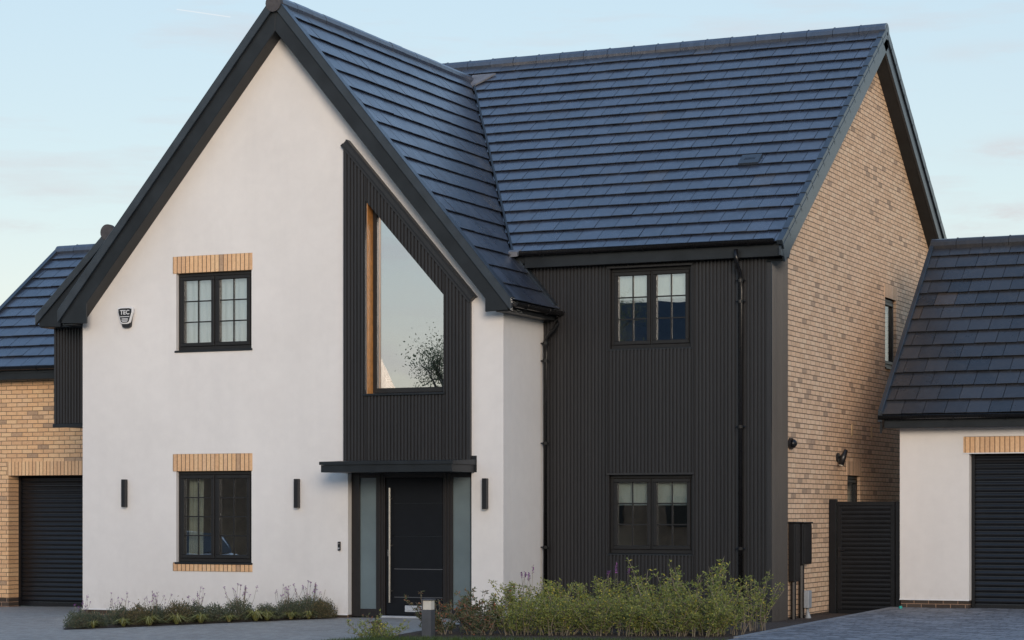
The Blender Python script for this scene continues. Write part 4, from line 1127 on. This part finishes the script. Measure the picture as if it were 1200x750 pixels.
shr = [  # key, x, y, scale, label
 ('red0', 7.70, -2.55, 1.0, 'bronze tinged leafy shrub just right of the bollard light'),
 ('red1', 7.85, -1.75, 1.12, 'bronze tinged shrub in front of the right sidelight of the door'),
 ('red2', 8.25, -2.5, 1.0, 'reddish leaved shrub at the kerb in front of the white return wall'),
 ('spiky', 8.40, -1.4, 1.15, 'green shrub with thin purple flower spikes below the corner downpipe'),
 ('green0', 8.72, -2.35, 1.0, 'green shrub next to the reddish one at the kerb'),
 ('green1', 8.95, -1.15, 1.15, 'dense green shrub behind the others below the cladding left of the window'),
 ('green2', 9.22, -2.25, 1.02, 'dense green shrub at the kerb, left of the ground floor window in the cladding'),
 ('spiky', 9.4, -.7, 1.2, 'green shrub with purple spikes near the cladding, left of its window'),
 ('green3', 9.72, -2.1, 1.0, 'bushy green shrub at the kerb below the left half of the ground floor window'),
 ('green0', 9.95, -.95, 1.15, 'taller green shrub behind the kerb row below the window'),
 ('green1', 10.2, -2.05, 1.0, 'green shrub at the kerb below the middle of the window'),
 ('sparse1', 10.45, -1.3, 1.42, 'yellow flecked green shrub below the right edge of the window'),
 ('green3', 10.68, -1.95, 1.04, 'yellow flecked shrub at the kerb, right of the window'),
 ('sparse0', 10.92, -1.35, 1.38, 'tall open shrub with upright shoots left of the long downpipe'),
 ('green1', 11.1, -1.9, .98, 'leggy green shrub with pale bare stems near the driveway edge'),
 ('sparse1', 11.38, -1.6, 1.05, 'sparse leggy shrub at the driveway edge, second from the right'),
 ('sparse0', 11.42, -.85, 1.12, 'open shrub with bare stems in front of the cladding corner'),
]
for i, (k, x, y, s, lb) in enumerate(shr):
    y -= .42
    plant('shrub', k, (x, y, min(zg(x, y), -.04)+.02 if y < 1 else -.05), i*1.7, s, lb, 'shrub', SH, protos)
plant('low_shrub', 'low0', (7.3, -3.95, zg(7.3, -3.95)), .4, 1.0, 'low green spreading shrub left of the bollard light', 'shrub', None, protos)
plant('low_shrub', 'low1', (7.05, -3.7, zg(7, -3.7)), 1.4, .9, 'thin reddish seedling shrub at the kerb corner beside the path', 'shrub', None, protos)

def bush(seed, h, w, n, L):
    """low rounded bush of small narrow leaves on short stems"""
    r = random.Random(seed); st = MB(); lf = MB(); fl = MB()
    for i in range(n):
        a = r.uniform(0, 6.283); e = math.acos(r.uniform(0.02, 1)); rad = r.uniform(.4, 1)**.5*(1+.14*math.sin(3*a+seed)+r.gauss(0, .07))
        d = Vector((math.cos(a)*math.sin(e)*w, math.sin(a)*math.sin(e)*w, math.cos(e)*h))*rad
        dv = d.normalized()+rv(r)*.6+Vector((0, 0, .5))
        leaf(lf, d, dv, rv(r), L*r.uniform(.5, 1.0), L*.36, min(1, max(0, r.gauss(.45, .22))))
        if i % 14 == 0: st.tube([(0, 0, 0), d*.95], [.005, .002], 3, caps=False)
    return st, lf, fl
def stalks(seed, n, h0, h1, w):
    r = random.Random(seed); st = MB(); lf = MB(); fl = MB()
    for i in range(n):
        a = r.uniform(0, 6.283); q = Vector((math.cos(a)*w*r.random(), math.sin(a)*w*r.random(), .12)); hh = r.uniform(h0, h1)
        e = Vector((q.x*1.5+r.gauss(0, .05), q.y*1.5+r.gauss(0, .05), hh)); m = (q+e)/2+Vector((r.gauss(0, .015), r.gauss(0, .015), 0))
        st.tube([q, m, e], [.0035, .003, .0025], 3, caps=False)
        for k in range(12): leaf(fl, e+rv(r)*.009, rv(r), rv(r), .016, .012, r.random())
        if r.random() < .3:
            for k in range(7): leaf(fl, e-Vector((0, 0, .06))+rv(r)*.008, rv(r), rv(r), .015, .010, r.random()*.7)
    return st, lf, fl
def join3(a, b):
    for x, y in zip(a, b):
        for f, t in zip(y.f, y.t): x.face([y.v[i] for i in f], t)
    return a
def tuft(seed, n, L):
    r = random.Random(seed); lf = MB()
    for i in range(n):
        a = r.uniform(0, 6.283); out = r.uniform(.5, 1.6); l = L*r.uniform(.6, 1.1); w = .008
        d = Vector((math.cos(a), math.sin(a), 0)); s = Vector((-d.y, d.x, 0))*w; b = d*r.uniform(0, .025)
        p = [b, b+d*l*out*.35+Vector((0, 0, l*.55)), b+d*l*out*.75+Vector((0, 0, l*.85*(1.05-out*.45))), b+d*l*out*1.05+Vector((0, 0, l*(1.0-out*.55)))]
        t = min(1, max(0, r.gauss(.5, .22)))
        for k in range(3):
            w0, w1 = (1-k*.25), (1-(k+1)*.3)
            lf.face([p[k]-s*w0, p[k]+s*w0, p[k+1]+s*w1, p[k+1]-s*w1], t)
    return MB(), lf, MB()
mk('bush0', *bush(1, .33, .25, 2600, .042), M['leaf_bronze']); mk('bush1', *bush(2, .27, .25, 2400, .042), M['leaf_grey'])
mk('bloom0', *join3(bush(3, .29, .24, 2400, .042), stalks(4, 10, .34, .54, .16)), M['leaf_grey'])
mk('bloom1', *join3(bush(5, .31, .25, 2500, .042), stalks(6, 16, .36, .58, .2)), M['leaf_grey'])
mk('tuft0', *tuft(7, 110, .25), M['leaf_lime'], ('stems', 'blades', 'flowers')); mk('tuft1', *tuft(8, 90, .22), M['leaf_lime'], ('stems', 'blades', 'flowers'))
BG = 'grey green flowering bushes along the white gable'; TG = 'yellow green grass tufts along the white gable'
bed = [  # key, fraction along the front edge, set back from it, scale, label
 ('bloom0', .035, .10, .95, 'grey green bush with purple flowers at the far left tip of the bed'),
 ('bush1', .10, .24, .9, 'grey green bush below the bottom left corner of the white gable'),
 ('bloom0', .20, .42, 1.0, 'flowering bush below the alarm box, left of the ground floor window'),
 ('bush0', .27, .22, 1.05, 'plump grey green bush below the first wall light from the left'),
 ('bloom1', .345, .38, .95, 'bush with many purple stalks just left of the ground floor window'),
 ('bush0', .42, .30, 1.12, 'plump bronze tinged bush below the left edge of the ground floor window'),
 ('bloom0', .49, .42, 1.05, 'flowering bush below the middle of the ground floor window'),
 ('bush1', .56, .24, 1.1, 'rounded bush below the right half of the ground floor window'),
 ('bloom1', .66, .32, 1.1, 'bush with the densest purple stalks, right of the ground floor window'),
 ('bush1', .77, .26, 1.0, 'small rounded bush halfway between window and wall light'),
 ('bloom1', .86, .28, 1.02, 'flowering bush below the wall light nearest the door canopy'),
 ('bloom1', .935, .22, 1.12, 'tall flowering bush at the right end of the bed'),
 ('bush0', .985, .10, 1.0, 'last grey green bush at the right tip of the bed by the door'),
]
tufts = [('tuft1', .085, .03, .8, 'brownish yellow grass tuft at the left tip of the bed'), ('tuft0', .20, .04, .85, 'yellow green grass tuft second from the left in the bed'),
 ('tuft0', .30, .05, 1.1, 'bright grass tuft below the first wall light'), ('tuft0', .405, .06, 1.05, 'bright grass tuft just left of the window'),
 ('tuft0', .50, .06, 1.0, 'grass tuft below the middle of the ground floor window'), ('tuft1', .61, .06, .9, 'short grass tuft below the right edge of the window'),
 ('tuft0', .715, .06, 1.15, 'large bright grass tuft right of the window'), ('tuft0', .76, .05, 1.0, 'grass tuft touching the largest one, on its right'),
 ('tuft1', .855, .05, .95, 'short yellowish tuft below the second wall light'), ('tuft1', .925, .04, 1.0, 'olive grass tuft near the right tip of the bed')]
EA, EB = Vector((1.75, -2.78, 0)), Vector((4.50, -.22, 0)); en = Vector((-.68, .73, 0))
for i, (k, t, back, s, lb) in enumerate(bed+tufts):
    # equal steps in the picture are wider steps far away: the fractions are along the edge itself
    p = EA.lerp(EB, t)+en*back
    plant('flowering_bush' if i < len(bed) else 'grass_tuft', k, (p.x, p.y, zg(p.x, p.y)+.012), i*2.1, s*((.80 if k.startswith('bush') else .86) if i < len(bed) else .9), lb, 'bush' if i < len(bed) else 'grass tuft', BG if i < len(bed) else TG, protos)
# turf in front of the kerb
r = random.Random(77); mb = MB()
lawn_poly = [(6.72, -5.6), (6.9, -4.4), (6.97, -4.28), (7.11, -4.05), (7.44, -3.84), (9.5, -3.50), (11.75, -3.10), (11.8, -5.6)]
cnt = 0
while cnt < 26000:
    x, y = r.uniform(6.7, 11.8), r.uniform(-5.6, -2.5)
    if not inside((x, y), lawn_poly): continue
    cnt += 1; z = zg(x, y)+.015; a = r.uniform(0, 6.28); h = r.uniform(.03, .075); dx, dy = math.cos(a)*.004, math.sin(a)*.004; lx, ly = r.gauss(0, .02), r.gauss(0, .02)
    mb.face([(x-dx, y-dy, z), (x+dx, y+dy, z), (x+lx, y+ly, z+h)], r.random())
o = mb.build('turf', M['turf'], None, tone=True, fix=False); o['kind'] = 'stuff'

# ------------------------------------------------------------------ bollard light, litter
bx0, by0 = 7.76, -3.46; bz = zg(bx0, by0)
B_ = thing('bollard_light', 'square dark grey bollard light with pale lens beside the front path', 'bollard light', (bx0, by0, bz))
B_.rotation_euler = (0, 0, 0)
mb = MB(); mb.box(bx0-.065, bx0+.065, by0-.065, by0+.065, bz-.05, .27); mb.build('post', M['bollard'], B_, bevel=.004)
mb = MB(); mb.box(bx0-.05, bx0+.063, by0-.052, by0+.052, .272, .388); mb.build('lens', M['lens'], B_)
mb = MB(); mb.box(bx0-.066, bx0+.075, by0-.066, by0+.066, .390, .41); mb.box(bx0-.066, bx0-.052, by0-.065, by0+.065, .271, .39); mb.build('cap', M['bollard'], B_, bevel=.004)
t = thing('bottle_cap', 'tiny turquoise plastic cap lying on the charcoal driveway by the garage plinth', 'litter', (12.02, 4.05, zdrive(12, 4)))
mb = MB(); z = zdrive(12, 4.05)+.001; mb.tube([(12.02, 4.05, z), (12.02, 4.05, z+.03)], .028, 12); mb.build('cap_side', M['teal'], t)
mb = MB(); mb.tube([(12.02, 4.05, z+.031), (12.02, 4.05, z+.037)], .024, 12); mb.build('cap_top', M['teal'], t)

# ------------------------------------------------------------------ across the road: what the windows mirror, and unseen houses added to shade the low sun
def far_house(x, y, w, d_, h, label, seed):
    t = thing('opposite_house', label, 'house', (x, y, -.4))
    mb = MB(); mb.box(x-w/2, x+w/2, y-d_/2, y+d_/2, -.4, h); mb.build('wall', M['far_brick'], t)
    mb = MB(); mb.prism([(y-d_/2-.3, h-.1), (y, h+d_*.42), (y+d_/2+.3, h-.1)], x-w/2-.3, x+w/2+.3, 'X'); mb.build('roof', M['tile_grey'], t)
    for k in range(3):
        for z in (.9, 3.5):
            wx = x-w/2+w*(k+.5)/3
            mb = MB(); mb.box(wx-.6, wx+.6, y+d_/2+.002, y+d_/2+.06, z, z+1.2); wn = mb.build('window', M['frame'], t)
            mb = MB(); mb.box(wx-.52, wx+.52, y+d_/2+.062, y+d_/2+.07, z+.08, z+1.12); sub(mb, 'pane', M['gutter'], wn)
far_house(16, -52, 9.5, 7, 6.3, 'added unseen brick house straight across the road behind the viewer', 1)  # this row of four is placed and sized to shade the lower walls
far_house(28, -52, 10.5, 7, 6.3, 'added unseen brick house across the road, second to the right of the viewer', 2)
far_house(41, -52, 11, 7, 6.3, 'added unseen brick house across the road, third to the right of the viewer', 3)
far_house(54, -52, 10.5, 7, 6.3, 'added unseen brick house across the road, farthest right', 4)
far_house(-10.3, -57, 9.4, 8, 7.0, 'taller brick house across the road, mirrored in the cladding windows', 5)
far_house(-34, -58, 16, 8, 5.6, 'wide brick house across the road, farthest left', 6)
def tree(x, y, h, seed, label):
    r = random.Random(seed); t = thing('roadside_tree', label, 'tree', (x, y, -.4)); tr = MB(); lf = MB()
    base = Vector((x, y, -.4)); tips = []
    def grow(p, d, L, rad, lev):
        q = p+d*L; m = (p+q)/2+rv(r)*L*.05; tr.tube([p, m, q], [rad, rad*.85, rad*.65], 6 if lev < 2 else 4, caps=False)
        if lev >= 4: tips.append(q); return
        if lev >= 2: tips.append(q)
        for k in range(r.randint(2, 3)+(lev == 1)):
            nd = (d+rv(r)*.33+Vector((0, 0, .15))).normalized(); grow(q, nd, L*r.uniform(.62, .82), rad*.62, lev+1)
    grow(base, Vector((0, 0, 1)), h*.3, .2, 0)
    for q in tips:
        for k in range(110): leaf(lf, q+rv(r)*h*.030, rv(r), rv(r), .075, .045, r.random())
    tr.build('trunk', M['bark'], t, fix=False); lf.build('crown', M['tree_leaf'], t, tone=True, fix=False)
tree(-12.3, -45, 11.6, 5, 'loose crowned tree beside the road, mirrored in the tall window')
def car(x, y, rz, label):
    t = thing('parked_car', label, 'car', (x, y, -.4)); t.rotation_euler = (0, 0, rz)
    def put(mb, name, mat, parent=None, **kw):
        o = mb.build(name, mat, None, **kw); o.parent = parent or t; return o
    prof = [(-2.05, .25), (2.05, .25), (2.1, .55), (2.0, .78), (1.1, .92), (.45, 1.40), (-1.0, 1.45), (-1.85, 1.0), (-2.1, .9)]
    mb = MB(); mb.prism(prof, -.84, .84); b = put(mb, 'body', M['carpaint'], bevel=.08)
    mb = MB(); mb.prism([(1.0, .96), (.45, 1.36), (-.95, 1.40), (-1.6, 1.02)], -.855, .855); put(mb, 'side_windows', M['gutter'])
    mb = MB(); mb.hexa([(1.14, -.7, .93), (1.16, -.7, .95), (1.16, .7, .95), (1.14, .7, .93), (.47, -.62, 1.405), (.49, -.62, 1.42), (.49, .62, 1.42), (.47, .62, 1.405)]); put(mb, 'windscreen', M['gutter'])
    for wx in (-1.3, 1.3):
        for wy in (-.8, .8):
            mb = MB(); mb.tube([(wx, wy-.1, .31), (wx, wy+.1, .31)], .31, 20); o = put(mb, 'wheel', M['tyre'])
            mb = MB(); mb.tube([(wx, wy-.108, .31), (wx, wy+.108, .31)], .2, 16); put(mb, 'rim', M['alu'], o)
    for wy in (-.6, .6):
        mb = MB(); mb.box(2.0, 2.11, wy-.18, wy+.18, .6, .74); put(mb, 'headlight', M['lens'])
car(-9.5, -17.5, R(20), 'white car parked on the road, mirrored low in the ground floor window')

# ------------------------------------------------------------------ sky, sun, camera
SUN_EL, SUN_AZ = 10.5, 150.0
w = bpy.data.worlds.new('World'); scene.world = w; w.use_nodes = True
nt = w.node_tree; bg = nt.nodes['Background']
sky = nt.nodes.new('ShaderNodeTexSky'); sky.sky_type = 'NISHITA'; sky.sun_disc = False
sky.sun_elevation = R(SUN_EL); sky.sun_rotation = R(SUN_AZ); sky.air_density = 1.0; sky.dust_density = .6; sky.ozone_density = 1.0
class WN(NT):
    def __init__(s): s.nt = nt
q = WN()
tc = q.n('ShaderNodeTexCoord').outputs['Generated']
cl1 = q.noise(q.scaled(tc, (2.2, 2.2, 14)), 2.6, 7, .58)
cl2 = q.noise(q.scaled(tc, (3, 3, 26)), 5.0, 5, .6)
m = q.math('ADD', q.math('MULTIPLY', cl1, .75), q.math('MULTIPLY', cl2, .25))
mask = q.ramp(m, [(.52, (0, 0, 0)), (.66, (1, 1, 1))])
mask = q.math('MULTIPLY', mask, .40)
def toward(dx, dy, dz):
    v = Vector((dx, dy, dz)).normalized(); n_ = q.n('ShaderNodeVectorMath', operation='DOT_PRODUCT'); q.l(tc, n_.inputs[0]); n_.inputs[1].default_value = v; return n_.outputs['Value']
def band(d, w, wz):
    # elongated cloud bank round a compass direction at a low elevation
    az = toward(-d.y, d.x, 0); sp = q.n('ShaderNodeSeparateXYZ'); q.l(tc, sp.inputs[0])
    ez = q.math('SUBTRACT', sp.outputs[2], d.z)
    e = q.math('ADD', q.math('POWER', q.math('DIVIDE', az, w), 2), q.math('POWER', q.math('DIVIDE', ez, wz), 2))
    return q.math('EXPONENT', q.math('MULTIPLY', e, -1))
lowc = q.ramp(q.noise(q.scaled(tc, (9, 9, 42)), 2.3, 7, .62), [(.42, (0, 0, 0)), (.62, (1, 1, 1))])
for az_, el_, w_, h_, k_ in ((-11.3, 7.2, .034, .008, .85), (-11.4, 8.9, .026, .005, .65), (-36.9, 7.05, .04, .003, .45), (-12, 11.3, .03, .004, .3)):
    dv_ = Vector((math.sin(R(az_))*math.cos(R(el_)), math.cos(R(az_))*math.cos(R(el_)), math.sin(R(el_))))
    mask = q.math('MAXIMUM', mask, q.math('MULTIPLY', q.math('MULTIPLY', band(dv_, w_, h_), lowc), k_))
sepz = q.n('ShaderNodeSeparateXYZ'); q.l(tc, sepz.inputs[0])
haze = q.ramp(sepz.outputs[2], [(0, (3.5, 3.1, 3.1)), (.08, (3.35, 3.2, 3.35)), (.14, (3.05, 3.4, 3.6)), (.24, (2.9, 3.55, 4.0)), (.55, (1.7, 2.9, 4.9)), (1, (1.3, 2.5, 4.6))])
veil = q.mix(.66, sky.outputs[0], haze)
mixed = q.mix(mask, veil, (3.3, 3.05, 3.15))
ta, tb = Vector((-.5274, .8217, .2158)).normalized(), Vector((-.5082, .8344, .2133)).normalized()
gn = ta.cross(tb).normalized(); tm = (ta+tb).normalized()
across = q.math('ABSOLUTE', toward(*gn)); along = toward(*tm)
tr_ = q.math('MULTIPLY', q.math('LESS_THAN', across, .00022), q.math('GREATER_THAN', along, math.cos((ta.angle(tb))*.5)))
mixed = q.mix(q.math('MULTIPLY', tr_, .45), mixed, (4.6, 4.6, 4.6))
nt.links.new(mixed, bg.inputs[0]); bg.inputs[1].default_value = .15
sl = bpy.data.lights.new('sun', 'SUN'); sl.energy = 1.75; sl.angle = R(22); sl.color = (1, .84, .70)
so_ = bpy.data.objects.new('sun', sl); col.objects.link(so_)
dirv = Vector((math.sin(R(SUN_AZ))*math.cos(R(SUN_EL)), math.cos(R(SUN_AZ))*math.cos(R(SUN_EL)), math.sin(R(SUN_EL))))
so_.rotation_euler = dirv.to_track_quat('Z', 'Y').to_euler()

cam = bpy.data.cameras.new('camera'); co = bpy.data.objects.new('camera', cam); col.objects.link(co)
co.location = (20.5637, -29.3398, 1.55); co.rotation_euler = (R(90), 0, R(24.185))
cam.sensor_width = 36; cam.lens = 36*2627/1200; cam.shift_y = (598-375)/1200; cam.clip_end = 2000
scene.camera = co
vs = scene.view_settings
vs.view_transform = 'Standard'; vs.look = 'None'; vs.exposure = .45; vs.gamma = 1
scene.cycles.max_bounces = 8; scene.cycles.transparent_max_bounces = 12
